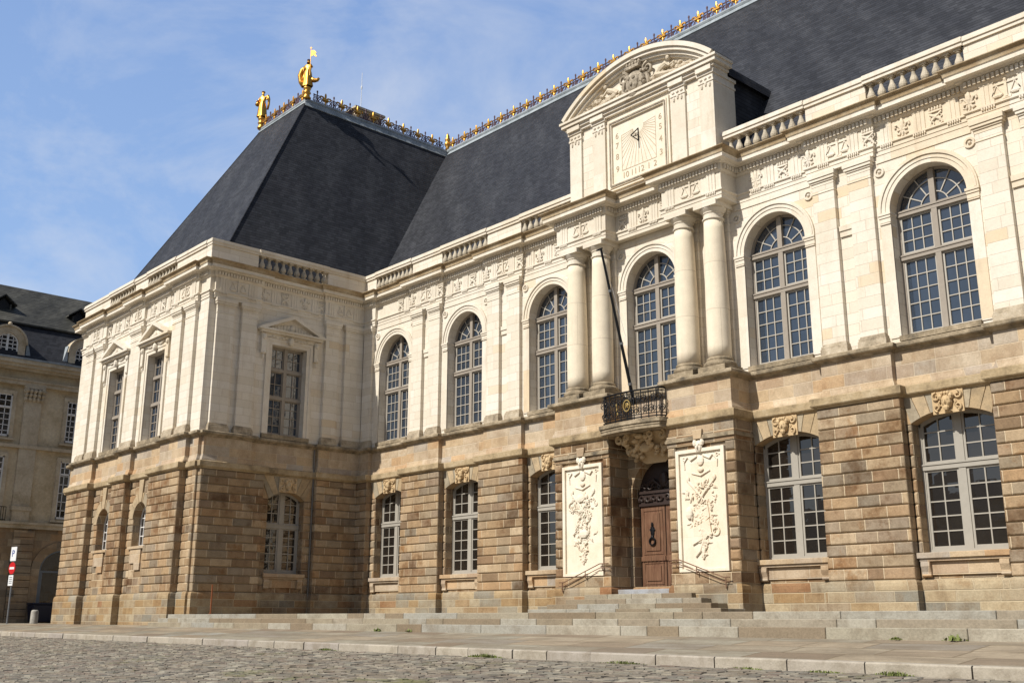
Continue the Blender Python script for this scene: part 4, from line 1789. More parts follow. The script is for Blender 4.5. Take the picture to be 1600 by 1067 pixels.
mb.box(-3.6, 3.6, -.3, .62, 18.555, 18.605)
for s in (-1, 1):
    for a, b in ((1.6, 2.26), (2.85, 3.51)):
        u0, u1 = sorted((s * a, s * b))
        mb.box(u0, u1, 0, .64, 18.37, 18.552)
mb.make('gable_cornice', 'lime_plain', gab)
# segmental pediment
W_, RI = 3.82, 1.58
ZB = 18.842
RR = (W_ ** 2 + RI ** 2) / (2 * RI)
ZC = ZB + RI - RR
aa = math.asin(W_ / RR)
mb = MB(frame_main)
for r0, r1, d in ((RR - .17, RR, .76), (RR - .3, RR - .172, .68), (RR - .42, RR - .302, .56), (RR - .5, RR - .422, .46)):
    a_ = math.acos(min(1, (ZB - ZC) / r0)) if r0 > ZB - ZC else .2
    a2 = min(aa, a_)
    mb.arc(0, ZC, r0, r1, PI / 2 - a2, PI / 2 + a2, -.35, d, 40)
mb.make('segmental_pediment', 'lime_plain', gab)
mb = MB(frame_main)
rr = RR - .4
a_ = math.acos((ZB - ZC) / rr)
mb.prism([(rr * math.sin(-a_ + 2 * a_ * k / 24), ZC + rr * math.cos(-a_ + 2 * a_ * k / 24)) for k in range(25)], -.3, .33)
mb.make('tympanum', 'lime_plain', gab)
# lead and slate roof of the gable running back into the main slope
mb = MB(frame_id)
pr = [(RR * math.sin(-aa + 2 * aa * k / 20), ZC + RR * math.cos(-aa + 2 * aa * k / 20) + .02) for k in range(21)]
for p, q in zip(pr, pr[1:]):
    mb.poly([(p[0], -.76, p[1]), (q[0], -.76, q[1]), (q[0], .5, q[1]), (p[0], .5, p[1])])
mb.make('gable_flashing', 'lead', gab)
mb = MB(frame_id)
pr = [(q[0] * .93, q[1] - .12) for q in pr]
for p, q in zip(pr, pr[1:]):
    mb.poly([(p[0], .3, p[1]), (q[0], .3, q[1]), (q[0], 5.2, q[1]), (p[0], 5.2, p[1])])
for s in (-1, 1):
    mb.poly([(s * 3.42, .3, 15), (s * 3.42, 5, 15), (s * 3.42, 5, 18.9), (s * 3.42, .3, 18.9)])
    mb.poly([(s * 3.42, .3, 18.5), (s * 3.62, .3, 18.4), (s * 3.62, 5, 18.4), (s * 3.42, 5, 18.5)])
    mb.poly([(s * 3.62, .3, 18.4), (s * 3.56, .3, 18.75), (s * 3.56, 5, 18.75), (s * 3.62, 5, 18.4)])
mb.make('gable_roof', 'slate', gab)
# carved arms and reclining figures
mb = MB(frame_main)
rg = random.Random(21)
mb.blob(0, .5, 19.22, .46, .22, .56, 12, 8)
mb.blob(0, .66, 19.24, .3, .14, .38, 12, 6)
for k in range(3):
    mb.blob((-.11, .11, 0)[k], .8, (19.36, 19.36, 19.12)[k], .07, .04, .09, 6, 4)
mb.box(-.34, .34, .4, .74, 19.76, 19.87)
for k in range(5):
    mb.blob(-.29 + .145 * k, .58, 19.98, .075, .12, .13, 6, 4)
    mb.blob(-.29 + .145 * k, .72, 19.82, .04, .04, .05, 6, 4)
mb.blob(0, .58, 20.13, .17, .14, .13, 8, 4)
for s in (-1, 1):
    mb.spiral(s * .6, .5, 19.62, .26, 1.4, PI * .5, .075, s, 20)
    mb.tube([(s * .55, .5, 19.42), (s * .62, .5, 19.05), (s * .38, .55, 18.78), (s * .1, .6, 18.66)], .09, 7)
    for k in range(9):
        mb.blob(s * rg.uniform(.2, .55), .55 + rg.random() * .1, rg.uniform(18.68, 19.6), .09, .08, .07, 6, 4, rg.uniform(-1, 1))
mb.blob(0, .62, 18.72, .3, .14, .12, 8, 4)
mb.make('coat_of_arms', 'beads', gab, label='grey weathered crowned stone shield in the middle of the rounded gable')
for s in (-1, 1):
    mb = MB(frame_main)
    mb.tube([(s * .95, .42, 19.2), (s * 1.2, .45, 19.38), (s * 1.45, .43, 19.5)], .13, 8, .11)
    mb.blob(s * 1.54, .47, 19.66, .09, .1, .115, 9, 6)
    mb.tube([(s * 1.42, .5, 19.48), (s * 1.62, .52, 19.3), (s * 1.82, .46, 19.42)], .055, 6, .04)
    mb.tube([(s * 1.0, .47, 19.18), (s * 1.45, .48, 19.08), (s * 1.95, .44, 19.02), (s * 2.3, .4, 18.93)], .11, 7, .05)
    mb.tube([(s * 1.05, .42, 19.1), (s * 1.5, .42, 18.98), (s * 2.0, .42, 18.95)], .1, 7, .05)
    for k in range(110):
        u = rg.uniform(.62, 2.95)
        hmax = math.sqrt(max(.0, rr * rr - u * u)) + ZC - ZB
        top = min(.75 * max(.1, hmax - .25), .12 + .55 * abs(math.sin(u * 2.3 + 1)))
        mb.blob(s * u, .36 + rg.random() * .1, ZB + .06 + rg.random() * top * 1.15, .045 + rg.random() * .09, .07 + rg.random() * .06, .035 + rg.random() * .055, 6, 4, rg.uniform(-1.2, 1.2))
    mb.make('gable_figure', 'carved', gab)
# sundial
mb = MB(frame_main)
FU, F0, F1 = 1.5, 15.3, 18.18
for a, d in ((0, GB + .06), (.09, GB + .1)):
    w = .09 if a == 0 else .14
    u, z0, z1 = FU - a, F0 + a, F1 - a
    mb.box(-u, -u + w, GB - .03, d, z0, z1)
    mb.box(u - w, u, GB - .03, d, z0, z1)
    mb.box(-u + w, u - w, GB - .03, d, z0, z0 + w)
    mb.box(-u + w, u - w, GB - .03, d, z1 - w, z1)
mb.box(-FU + .23, FU - .23, GB - .03, GB + .02, F0 + .23, F1 - .23)
dial = mb.make('sundial', 'relief', gab)
mb = MB(frame_main)      # bead border
for k in range(46):
    t = (k + .5) / 46
    for u, z in ((-FU + .16 + t * 2 * (FU - .16), F0 + .16), (-FU + .16 + t * 2 * (FU - .16), F1 - .16), (-FU + .16, F0 + .16 + t * (F1 - F0 - .32)), (FU - .16, F0 + .16 + t * (F1 - F0 - .32))):
        mb.blob(u, GB + .1, z, .036, .045, .055, 6, 4, .5)
mb.make('bead_border', 'beads', dial)
mb = MB(frame_main)
DL = GB + .026
LU, L0, L1 = .82, 15.98, 17.62
mb.box(-LU, LU, GB, DL, L0 - .012, L0 + .012)
mb.box(-LU - .01, -LU + .01, GB, DL, L0, L1 - .2)
mb.box(LU - .01, LU + .01, GB, DL, L0, L1)
cz = 17.5
for k in range(25):
    a = PI + PI * k / 24 + .12
    ca, sa = math.cos(a), math.sin(a)
    t = 9
    if abs(ca) > 1e-4:
        t = min(t, LU / abs(ca))
    if sa < -1e-4:
        t = min(t, (cz - L0) / -sa)
    if sa >= 0:
        t = min(t, LU)
    mb.bar((ca * .25, cz + sa * .25), (ca * t, cz + sa * t), .012 if k % 2 else .02, GB + .01, DL - .002)
mb.make('hour_lines', 'engrave', dial)
mb = MB(frame_main)
mb.tube([(0, GB + .02, 17.42), (-.02, GB + .42, 17.0)], .022, 6)
mb.tube([(0, GB + .02, 16.92), (-.02, GB + .42, 17.0)], .022, 6)
mb.tube([(0, GB + .03, 17.42), (0, GB + .03, 16.9)], .022, 6)
mb.tube([(0, GB + .03, 17.15), (-.01, GB + .3, 17.0)], .016, 5)
mb.spiral(0, GB + .14, 17.1, .08, 1, 0, .014, 1, 12)
mb.make('gnomon', 'iron', dial)


def text_mesh(txt, size, F_loc, rot, mat, parent, name, extrude=.006):
    cu = bpy.data.curves.new(name, 'FONT')
    cu.body = txt
    cu.size = size
    cu.extrude = extrude
    cu.align_x = 'CENTER'
    cu.align_y = 'CENTER'
    tmp = bpy.data.objects.new(name + '_tmp', cu)
    COL.objects.link(tmp)
    bpy.context.view_layer.update()
    me = bpy.data.meshes.new_from_object(tmp.evaluated_get(bpy.context.evaluated_depsgraph_get()))
    bpy.data.objects.remove(tmp)
    me.materials.clear()
    me.materials.append(M[mat])
    o = bpy.data.objects.new(name, me)
    COL.objects.link(o)
    o.parent = parent
    o.location = F_loc
    o.rotation_euler = rot
    return o


for txt, u, z in (('6', -1.05, 17.45), ('7', -1.05, 17.05), ('8', -1.05, 16.6), ('9', -1.05, 16.1), ('10', -.66, 15.76), ('11', -.26, 15.76), ('12', .08, 15.76),
                  ('1', .46, 15.76), ('2', .76, 15.76), ('3', 1.05, 16.1), ('4', 1.05, 16.62), ('5', 1.05, 17.1), ('6', 1.05, 17.5)):
    text_mesh(txt, .33, frame_main(u, GB + .024, z), (PI / 2, 0, 0), 'engrave', dial, 'numeral')

# ---- portal: door, arch, balcony
mb = MB(frame_main)
DHW, DSP = 1.15, 4.05
DT = DSP + DHW
ap = arch_pts(0, DHW, DSP)
PW = 6.3
for a, b in ((-1.32, -DHW), (DHW, 1.32)):
    z = C0
    while z < DSP - .02:
        zt = min(z + CH, DSP)
        mb.pillow(a, b, -.475, .0, z + .004, zt - .004, .02)
        z += CH
    mb.box(a + .03, b - .03, -.47, -.04, .0, DSP)
mb.prism([(-1.32, DSP)] + ap + [(1.32, DSP), (1.32, PW), (-1.32, PW)], -.475, .0)
mb.make('portal_arch', 'granite', PAL)
mb = MB(frame_main)
d0 = -.36
mb.box(-DHW, DHW, d0 - .1, d0 - .04, .8, DSP)
mb.prism(ap, d0 - .1, d0 - .04)
door = mb.make('door', 'oak_dark', PAL)
for s in (-1, 1):
    mb = MB(frame_main)
    a, b = sorted((s * .02, s * (DHW - .06)))
    mb.box(a, b, d0 - .04, d0, .82, 3.62)
    for z0, z1 in ((.98, 1.72), (1.98, 3.5)):
        w = .1
        mb.box(a + .1, b - .1, d0, d0 + .02, z0, z0 + .05)
        mb.box(a + .1, b - .1, d0, d0 + .02, z1 - .05, z1)
        mb.box(a + .1, a + .15, d0, d0 + .02, z0 + .05, z1 - .05)
        mb.box(b - .15, b - .1, d0, d0 + .02, z0 + .05, z1 - .05)
        mb.box(a + .22, b - .22, d0, d0 + .03, z0 + .12, z1 - .12)
    mb.box(a, b, d0, d0 + .05, 1.76, 1.92)
    for k in range(6):
        mb.blob(a + .1 + (b - a - .2) * k / 5, d0 + .03, 1.84 - .9, .02, .02, .02, 6, 4)
        mb.blob(a + .1 + (b - a - .2) * k / 5, d0 + .06, 1.74, .02, .02, .02, 6, 4)
    leaf = mb.make('door_leaf', 'oak', door, bevel=.008)
    mb = MB(frame_main)
    c = (a + b) / 2
    mb.blob(c, d0 + .05, 2.75, .09, .03, .2, 8, 5)
    mb.blob(c, d0 + .06, 2.98, .05, .03, .1, 6, 4)
    for q in (-1, 1):
        mb.spiral(c + q * .08, d0 + .05, 2.82, .07, 1, PI / 2, .02, q, 12)
    mb.arc(c, 2.42, .1, .145, 0, 2 * PI, d0 + .05, d0 + .09, 18)
    mb.blob(c, d0 + .07, 2.56, .07, .04, .08, 8, 4)
    mb.make('door_knocker', 'iron', door)
mb = MB(frame_main)
mb.box(-DHW + .02, DHW - .02, d0 - .04, d0 + .06, 3.63, 3.72)
mb.box(-DHW + .02, DHW - .02, d0 - .04, d0 + .03, 3.72, 4.05)
mb.box(-DHW + .02, DHW - .02, d0 - .04, d0 + .08, 4.05, 4.14)
for s in (-1, 1):
    for k in range(4):
        mb.spiral(s * (.16 + .27 * k), d0 + .06, 3.88, .12, 1.1, PI * k, .04, s, 14)
        mb.blob(s * (.28 + .27 * k), d0 + .05, 3.85, .08, .06, .1, 6, 4)
        mb.spiral(s * (.18 + .22 * k), d0 + .04, 4.3, .12, 1.1, PI * k, .035, s, 14)
    mb.tube([(s * .1, d0 + .03, 4.25), (s * .4, d0 + .06, 4.5), (s * .8, d0 + .04, 4.35)], .06, 6)
mb.blob(0, d0 + .05, 4.5, .2, .08, .28, 8, 5)
mb.make('door_carving', 'oak_dark', door)

# balcony slab, corbel and railing
def bow(t, hw=1.34, dep=.42, base=AV + .02):
    """t from -1 to 1 along the bowed balcony edge"""
    u = t * hw
    if abs(t) > .86:
        d = base + dep * .62 * (1 - (abs(t) - .86) / .14)
        u = math.copysign(hw, t) * (.93 + .07 * (abs(t) - .86) / .14 * 1.0)
    else:
        d = base + dep * .62 + dep * .38 * math.cos(t / .86 * PI / 2)
        u = t / .86 * hw * .93
    return u, d


NB = 30
edge = [bow(-1 + 2 * k / NB) for k in range(NB + 1)]
mb = MB(frame_main)
for off, z0, z1 in ((.1, 6.06, 6.15), (.14, 6.15, 6.28), (.08, 5.96, 6.06)):
    pts = [(u * (1 + off / 1.6), d + off) for u, d in edge]
    ring = [pts[0]] + pts + [pts[-1]]
    lo = [mb.P(u, d, z0) for u, d in pts] + [mb.P(1.3, .0, z0), mb.P(-1.3, .0, z0)]
    hi = [mb.P(u, d, z1) for u, d in pts] + [mb.P(1.3, .0, z1), mb.P(-1.3, .0, z1)]
    n = len(lo)
    mb.f += [lo[::-1], hi] + [[lo[k], lo[(k + 1) % n], hi[(k + 1) % n], hi[k]] for k in range(n)]
bal = mb.make('balcony', 'ledge', PAL)
mb = MB(frame_main)       # carved corbel under the slab
prof = [(5.02, .06, .42), (5.2, .14, .72), (5.4, .28, .95), (5.6, .46, 1.12), (5.8, .68, 1.2), (5.96, .88, 1.24)]
rings = []
for z, d, w in prof:
    rings.append([mb.P(u * w, d * (1 - .35 * u * u), z + (.0 if z > 5.9 else 0)) for u in [-1 + k / 4 for k in range(9)]])
for a, b in zip(rings, rings[1:]):
    for k in range(8):
        mb.f.append([a[k], a[k + 1], b[k + 1], b[k]])
for s in (-1, 1):
    mb.spiral(s * .95, .82, 5.82, .16, 1.2, PI / 2, .07, -s, 16)
    mb.spiral(s * .55, .95, 5.86, .13, 1.2, PI / 2, .06, s, 16)
    mb.spiral(s * .75, .5, 5.5, .16, 1.2, -PI / 2, .07, s, 16)
    for k in range(12):
        t = k / 11
        mb.blob(s * (.25 + .6 * random.random()), .22 + .7 * t, 5.18 + .62 * t, .12, .08, .09, 6, 4, random.uniform(-1, 1))
    mb.spiral(s * .4, .4, 5.42, .12, 1.1, PI / 2, .05, s, 14)
    mb.blob(s * .3, .75, 5.74, .16, .1, .1, 7, 4)
mb.blob(0, .9, 5.85, .2, .12, .1, 8, 4)
mb.blob(0, .55, 5.5, .3, .16, .18, 9, 5)
mb.arc(0, 5.52, .2, .28, PI * .1, PI * .9, .55, .72, 12)
mb.make('balcony_corbel', 'mascaron', bal)
mb = MB(frame_main)
z0, z1 = 6.36, 7.3
for z, r in ((z0, .022), (z0 + .1, .016), (z1, .03), (z1 - .1, .016)):
    mb.tube([(u, d, z) for u, d in edge], r, 6)
for k in range(0, NB + 1, 3):
    u, d = edge[k]
    mb.tube([(u, d, 6.27), (u, d, z1)], .02, 5)
for k in range(1, NB, 1):
    u, d = edge[k]
    if k % 3 == 0:
        continue
    ang = 0
    zc = 6.62 if k % 2 else 6.98
    for q in (-1, 1):
        mb.spiral(u, d, zc, .13, 1.3, PI / 2, .014, q, 14)
    mb.spiral(u, d, 13.6 - zc, .11, 1.2, -PI / 2, .013, 1, 12)
    mb.tube([(u, d, z0 + .1), (u + .03, d, (z0 + z1) / 2), (u, d, z1 - .1)], .012, 5)
rail = mb.make('balcony_railing', 'iron', bal)
mb = MB(frame_main)
for t in (-.0,):
    u, d = bow(t)
    mb.arc(u, 6.82, .13, .16, 0, 2 * PI, d - .01, d + .035, 20, 1.3)
    mb.bar((u - .06, 6.74), (u + .06, 6.91), .02, d, d + .03)
    mb.bar((u + .06, 6.74), (u - .06, 6.91), .02, d, d + .03)
    mb.spiral(u, d + .02, 6.83, .08, 1.5, 0, .016, 1, 16)
for u0, z in ((-.5, 6.9), (-.45, 6.6), (-.48, 6.75)):
    mb.blob(u0, bow(u0 / 1.34)[1] + .02, z, .03, .02, .06, 6, 4)
mb.make('gilded_medallion', 'old_gold', rail)

# flagpole leaning out from the balcony
mb = MB(frame_main)
a, b = Vector((.1, 1.2, 6.9)), Vector((.0, 2.6, 12.15))
pts = [tuple(a + (b - a) * (k / 8)) for k in range(9)]
mb.tube(pts, .06, 10, .04)
fp = thing('flagpole', 'long dark flagpole without a flag leaning out from the balcony over the door', 'flagpole')
po = mb.make('pole', 'iron', fp)
for t in (.12, .38, .72):
    mb = MB(frame_main)
    p, q = a + (b - a) * t, a + (b - a) * (t + .015)
    mb.tube([tuple(p), tuple(q)], .075 - .02 * t, 10)
    mb.make('pole_collar', 'sign_grey', fp)
mb = MB(frame_main)
mb.tube([tuple(b - Vector((.2, 0, 0))), tuple(b + Vector((.06, 0, .02)))], .03, 6)
mb.make('pole_tip', 'iron', fp)
mb = MB(frame_main)
mb.tube([tuple(a + (b - a) * .97 + Vector((0, -.03, 0))), tuple(a + (b - a) * .5 + Vector((-.05, -.45, -.25))), tuple(a + (b - a) * .2 + Vector((.05, -.06, 0)))], .009, 4)
mb.make('halyard', 'sign_white', fp)

# ---- relief panels beside the door
def relief_panel(s, seed):
    mb = MB(frame_main)
    u0, u1 = sorted((s * 1.64, s * 3.57))
    d = AV - .06
    mb.box(u0, u1, .5, d, 1.27, 5.12)
    for a, b, c, e in ((u0, u0 + .13, 1.27, 5.12), (u1 - .13, u1, 1.27, 5.12), (u0 + .13, u1 - .13, 1.27, 1.37), (u0 + .13, u1 - .13, 5.0, 5.12)):
        mb.box(a, b, d - .01, d + .075, c, e)
    o = mb.make('relief_panel', 'relief', PAL, bevel=.008)
    mb = MB(lambda u, dd, z: (u, -(d + (dd - d) * .62), z))
    r = random.Random(seed)
    uc = (u0 + u1) / 2
    # mask and top ribbons
    mb.blob(uc, d + .12, 5.18, .14, .13, .2, 9, 7)
    mb.blob(uc, d + .28, 5.16, .04, .05, .07, 6, 4)
    for q in (-1, 1):
        mb.blob(uc + q * .14, d + .14, 5.3, .09, .1, .12, 6, 4)
        mb.blob(uc + q * .06, d + .24, 5.24, .035, .04, .02, 6, 4)
        mb.tube([(uc + q * .12, d + .04, 4.9), (uc + q * .38, d + .06, 4.78), (uc + q * .5, d + .05, 4.9), (uc + q * .66, d + .04, 4.72), (uc + q * .64, d + .03, 4.5)], .045, 6, .02)
        mb.spiral(uc + q * .66, d + .03, 4.86, .08, 1, 0, .025, q, 10)
    mb.blob(uc, d + .05, 4.74, .14, .06, .17, 8, 5)
    mb.blob(uc, d + .06, 4.45, .12, .06, .08, 8, 5)
    mb.tube([(uc - .36, d + .03, 4.36), (uc, d + .06, 4.26), (uc + .36, d + .03, 4.4)], .032, 6)
    # trophy: crossed torches, shield, book, scrolls, foliage
    for q in (-1, 1):
        mb.tube([(uc + q * .5, d + .04, 4.1), (uc + q * .16, d + .07, 3.75), (uc - q * .12, d + .07, 3.45)], .042, 6, .025)
        mb.blob(uc + q * .52, d + .05, 4.18, .07, .05, .1, 7, 4)
    if s < 0:
        mb.blob(uc - .1, d + .06, 3.95, .22, .08, .14, 9, 5, .4)
        mb.spiral(uc - .55, d + .05, 3.65, .2, .6, PI / 2, .04, 1, 12)
        mb.blob(uc + .05, d + .09, 2.72, .22, .09, .16, 9, 5)
    else:
        mb.prism([(uc - .25, 3.25), (uc + .22, 3.32), (uc + .28, 2.95), (uc, 2.74), (uc - .3, 2.88)], d - .01, d + .06)
        mb.blob(uc - .5, d + .08, 3.1, .14, .1, .2, 8, 5)
        mb.prism([(uc - .5, 2.6), (uc - .1, 2.72), (uc + .28, 2.88), (uc + .34, 2.42), (uc - .04, 2.26), (uc - .42, 2.1)], d - .01, d + .09)
        mb.bar((uc - .06, 2.72), (uc - .01, 2.26), .02, d, d + .1)
        mb.tube([(uc + .1, d + .05, 2.4), (uc - .15, d + .06, 1.9), (uc - .32, d + .05, 1.75)], .05, 6)
        mb.arc(uc + .5, 2.5, .1, .15, 0, 2 * PI, d - .01, d + .07, 14)
    for k in range(230):
        t = r.random()
        z = 4.08 - 2.35 * t
        w = .62 * (1 if t < .5 else max(.08, 1 - (t - .5) / .52)) * (.75 + .25 * math.sin(z * 5.5))
        u = uc + max(-w, min(w, r.gauss(0, w * .62)))
        typ = r.random()
        if typ < .5:
            mb.blob(u, d + .02 + .05 * r.random(), z, .02 + .03 * r.random(), .035 + .04 * r.random(), .05 + .07 * r.random(), 6, 4, r.uniform(-1.3, 1.3))
        elif typ < .75:
            mb.spiral(u, d + .035, z, .04 + .06 * r.random(), r.uniform(.5, 1.3), r.uniform(0, 6), .014 + .012 * r.random(), r.choice((-1, 1)), 10)
        else:
            a = r.uniform(0, 6.3)
            L = r.uniform(.1, .24)
            mb.tube([(u, d + .02, z), (u + L * .5 * math.cos(a) + .03, d + .07, z + L * .5 * math.sin(a)), (u + L * math.cos(a), d + .02, z + L * math.sin(a))], .025, 5, .01)
    mb.blob(uc - (.02), d + .05, 1.85, .06, .05, .2, 6, 4, .1)
    mb.make('trophy_carving', 'relief', o)


relief_panel(-1, 4)
relief_panel(1, 9)
# keystone blocks of the masks that break the astragal
mb = MB(frame_main)
for s in (-1, 1):
    mb.prism([(s * 2.6 - .15, 5.42), (s * 2.6 + .15, 5.42), (s * 2.6 + .19, 5.72), (s * 2.6 - .19, 5.72)], AV - .05, AV + .07)
    mb.make('portal_keystone', 'pedestal', PAL)
    mb = MB(frame_main)

# handrails of the portal stairs
for s in (-1, 1):
    t = thing('handrail', 'brown iron handrail sloping %s of the portal door' % ('across the pier left' if s < 0 else 'down the pier right'), 'handrail', 'handrails beside the portal steps')
    mb = MB(frame_main)
    for dz in (0, -.14):
        mb.tube([(s * 1.32, AV + .1, 1.66 + dz), (s * 1.72, AV + .1, 1.66 + dz), (s * 3.42, AV + .12, 1.08 + dz * .9), (s * 3.66, AV + .12, 1.08 + dz * .9)], .018 if dz == 0 else .014, 6)
    mb.make('rail', 'handrail', t)
    for u, z, d in ((3.5, 1.08, .12), (1.6, 1.66, .1), (2.4, 1.42, .105)):
        mb = MB(frame_main)
        if u > 3:
            mb.tube([(s * u, AV + d, .75), (s * u, AV + d, z)], .02, 6)
            mb.tube([(s * u, AV - .0, .78), (s * u, AV + d, .76)], .02, 6)
        else:
            mb.tube([(s * u, AV - .03, z - .25), (s * u, AV + d, z - .2), (s * u, AV + d, z)], .018, 6)
        mb.make('rail_post', 'handrail', t)

# drainpipe in the shaded corner of the pavilion
mb = MB(frame_we)
mb.tube([(-2.5, .04, .0), (-2.5, .04, 7.25)], .04, 8)

for z in (1, 3, 5):
    mb.box(-2.55, -2.45, .0, .09, z, z + .04)
mb.make('drainpipe', 'pipe', PAL)

# ------------------------------------------------------------------ gilded roof statues
def statue(name, label, loc, pose, rz):
    root = thing(name, label, 'statue', None, loc)
    pd = MB(frame_id)
    pd.lathe(0, 0, [(.2, 0), (.24, .08), (.17, .16), (.15, .3), (.22, .36), (.19, .44), (.14, .5), (.2, .58), (.22, .66), (.2, .72)], 14)
    pd.make('pedestal', 'gold', root, smooth=True)
    J = dict(pelvis=(0, 0, 1.45), waist=(0, .0, 1.68), chest=(0, -.02, 1.9), neck=(0, 0, 2.1), head=(0, -.02, 2.22), crown=(0, -.01, 2.36))
    if pose == 'banner':
        J.update(sh_l=(.17, 0, 2.03), el_l=(.27, -.08, 1.85), ha_l=(.2, -.2, 2.02), sh_r=(-.17, 0, 2.03), el_r=(-.27, 0, 1.8), ha_r=(-.2, -.16, 1.62))
    else:
        J.update(sh_l=(.17, 0, 2.03), el_l=(.3, -.02, 2.05), ha_l=(.3, -.1, 1.78), sh_r=(-.17, 0, 2.03), el_r=(-.26, -.03, 1.82), ha_r=(-.3, -.22, 1.7))
    J.update(hip_l=(.09, 0, 1.4), kn_l=(.1, -.06, 1.05), an_l=(.09, .02, .76), hip_r=(-.09, 0, 1.4), kn_r=(-.09, 0, 1.05), an_r=(-.09, 0, .76), to_l=(.1, -.12, .74), to_r=(-.1, -.14, .74))
    Rr = dict(pelvis=.16, waist=.14, chest=.17, neck=.06, head=.1, crown=.07, sh_l=.08, sh_r=.08, el_l=.055, el_r=.055, ha_l=.045, ha_r=.045,
              hip_l=.13, hip_r=.13, kn_l=.1, kn_r=.1, an_l=.07, an_r=.07, to_l=.045, to_r=.045)
    E = [('pelvis', 'waist'), ('waist', 'chest'), ('chest', 'neck'), ('neck', 'head'), ('head', 'crown'), ('chest', 'sh_l'), ('sh_l', 'el_l'), ('el_l', 'ha_l'), ('chest', 'sh_r'),
         ('sh_r', 'el_r'), ('el_r', 'ha_r'), ('pelvis', 'hip_l'), ('hip_l', 'kn_l'), ('kn_l', 'an_l'), ('an_l', 'to_l'), ('pelvis', 'hip_r'), ('hip_r', 'kn_r'), ('kn_r', 'an_r'), ('an_r', 'to_r')]
    names = list(J)
    me = bpy.data.meshes.new('body')
    me.from_pydata([J[n] for n in names], [(names.index(a), names.index(b)) for a, b in E], [])
    o = bpy.data.objects.new('body', me)
    COL.objects.link(o)
    mo = o.modifiers.new('skin', 'SKIN')
    for i, n in enumerate(names):
        sv = me.skin_vertices[0].data[i]
        sv.radius = (Rr[n], Rr[n] * .85)
        sv.use_root = n == 'pelvis'
    o.modifiers.new('sub', 'SUBSURF').levels = 1
    bpy.context.view_layer.update()
    m2 = bpy.data.meshes.new_from_object(o.evaluated_get(bpy.context.evaluated_depsgraph_get()))
    bpy.data.objects.remove(o)
    m2.name = 'body'
    m2.materials.clear()
    m2.materials.append(M['gold'])
    m2.polygons.foreach_set('use_smooth', [True] * len(m2.polygons))
    bo = bpy.data.objects.new('body', m2)
    COL.objects.link(bo)
    bo.parent = root
    # robe and cloak
    rb = MB(frame_id)
    rings = []
    for z, r, w in ((1.72, .15, 1), (1.5, .2, 1), (1.2, .22, 1.1), (.95, .23, 1.15), (.76, .25, 1.2)):
        rings.append([rb.P(r * w * math.cos(2 * PI * k / 18) * (1 + .12 * math.cos(5 * 2 * PI * k / 18)), r * math.sin(2 * PI * k / 18) * (1 + .12 * math.cos(5 * 2 * PI * k / 18)), z) for k in range(18)])
    for a, b in zip(rings, rings[1:]):
        for k in range(18):
            rb.f.append([a[k], a[(k + 1) % 18], b[(k + 1) % 18], b[k]])
    rb.make('robe', 'gold', root, smooth=True)
    ck = MB(frame_id)
    if pose == 'banner':
        ck.tube([(-.15, .12, 2.0), (-.42, .15, 1.88), (-.54, .16, 1.55), (-.48, .18, 1.2), (-.3, .18, .92)], .13, 8, .15)
        ck.tube([(-.2, .18, 1.7), (-.3, .2, 1.4), (-.22, .18, 1.0)], .14, 8)
        ck.tube([(.1, .1, 1.25), (.36, .08, 1.14), (.54, .05, 1.12), (.66, .03, 1.22)], .17, 8, .06)
        ck.make('cloak', 'gold', root, smooth=True)
        bn = MB(frame_id)
        bn.tube([(.2, -.22, 1.3), (.2, -.22, 3.05)], .016, 6)
        bn.box(.14, .26, -.235, -.205, 2.95, 2.98)
        bn.make('staff', 'gold', root)
        fl = MB(frame_id)
        fl.prism([(.215, 2.45), (.215, 2.82), (.4, 2.8), (.52, 2.66), (.46, 2.58), (.56, 2.42), (.5, 2.4), (.38, 2.52)], -.235, -.21)
        fl.make('banner', 'gold', root)
        cr_ = MB(frame_id)
        cr_.blob(0, -.01, 2.36, .1, .1, .06, 8, 4)
        cr_.make('hair', 'dark_iron', root)
    else:
        ck.tube([(.28, .0, 2.12), (.36, .03, 1.9), (.35, .05, 1.55), (.3, .05, 1.25)], .09, 8, .06)
        ck.tube([(-.18, .05, 1.9), (-.3, .02, 1.7), (-.34, -.05, 1.55)], .09, 8, .12)
        ck.make('cloak', 'gold', root, smooth=True)
        cr_ = MB(frame_id)
        cr_.blob(0, .0, 2.36, .12, .12, .07, 8, 4)
        cr_.make('helmet', 'gold', root)
    root.rotation_euler = (0, 0, rz)
    return root


statue('gilded_statue', 'gilded figure holding up a small banner at the right front corner of the pavilion roof', (-22.9, YF, ZR + .1), 'banner', R(35))
statue('gilded_statue', 'gilded robed figure with raised cloaked arm at the left front corner of the pavilion roof', (-27.85, YF, ZR + .1), 'cloak', R(35))

# ------------------------------------------------------------------ the shaded house closing the square on the left
BG = thing('old_house', 'shaded ochre stone house with mansard slate roof and white dormers behind the pavilion', 'house', None, (XB, -8, -.5))
BG_M = Matrix.Translation((-XB, 8, .5))


def bgmake(mb, name, mat, parent=None, **k):
    o = mb.make(name, mat, parent or BG, **k)
    if parent is None:
        o.location = (-XB, 8, .5)
    return o


Y0, Y1 = -30., 30.
gran_top, corn = 5.1, 15.2
mb = MB(frame_bg)
mb.box(Y0, Y1, -10, -.25, -.6, corn - .1)
bgmake(mb, 'wall', 'stucco')
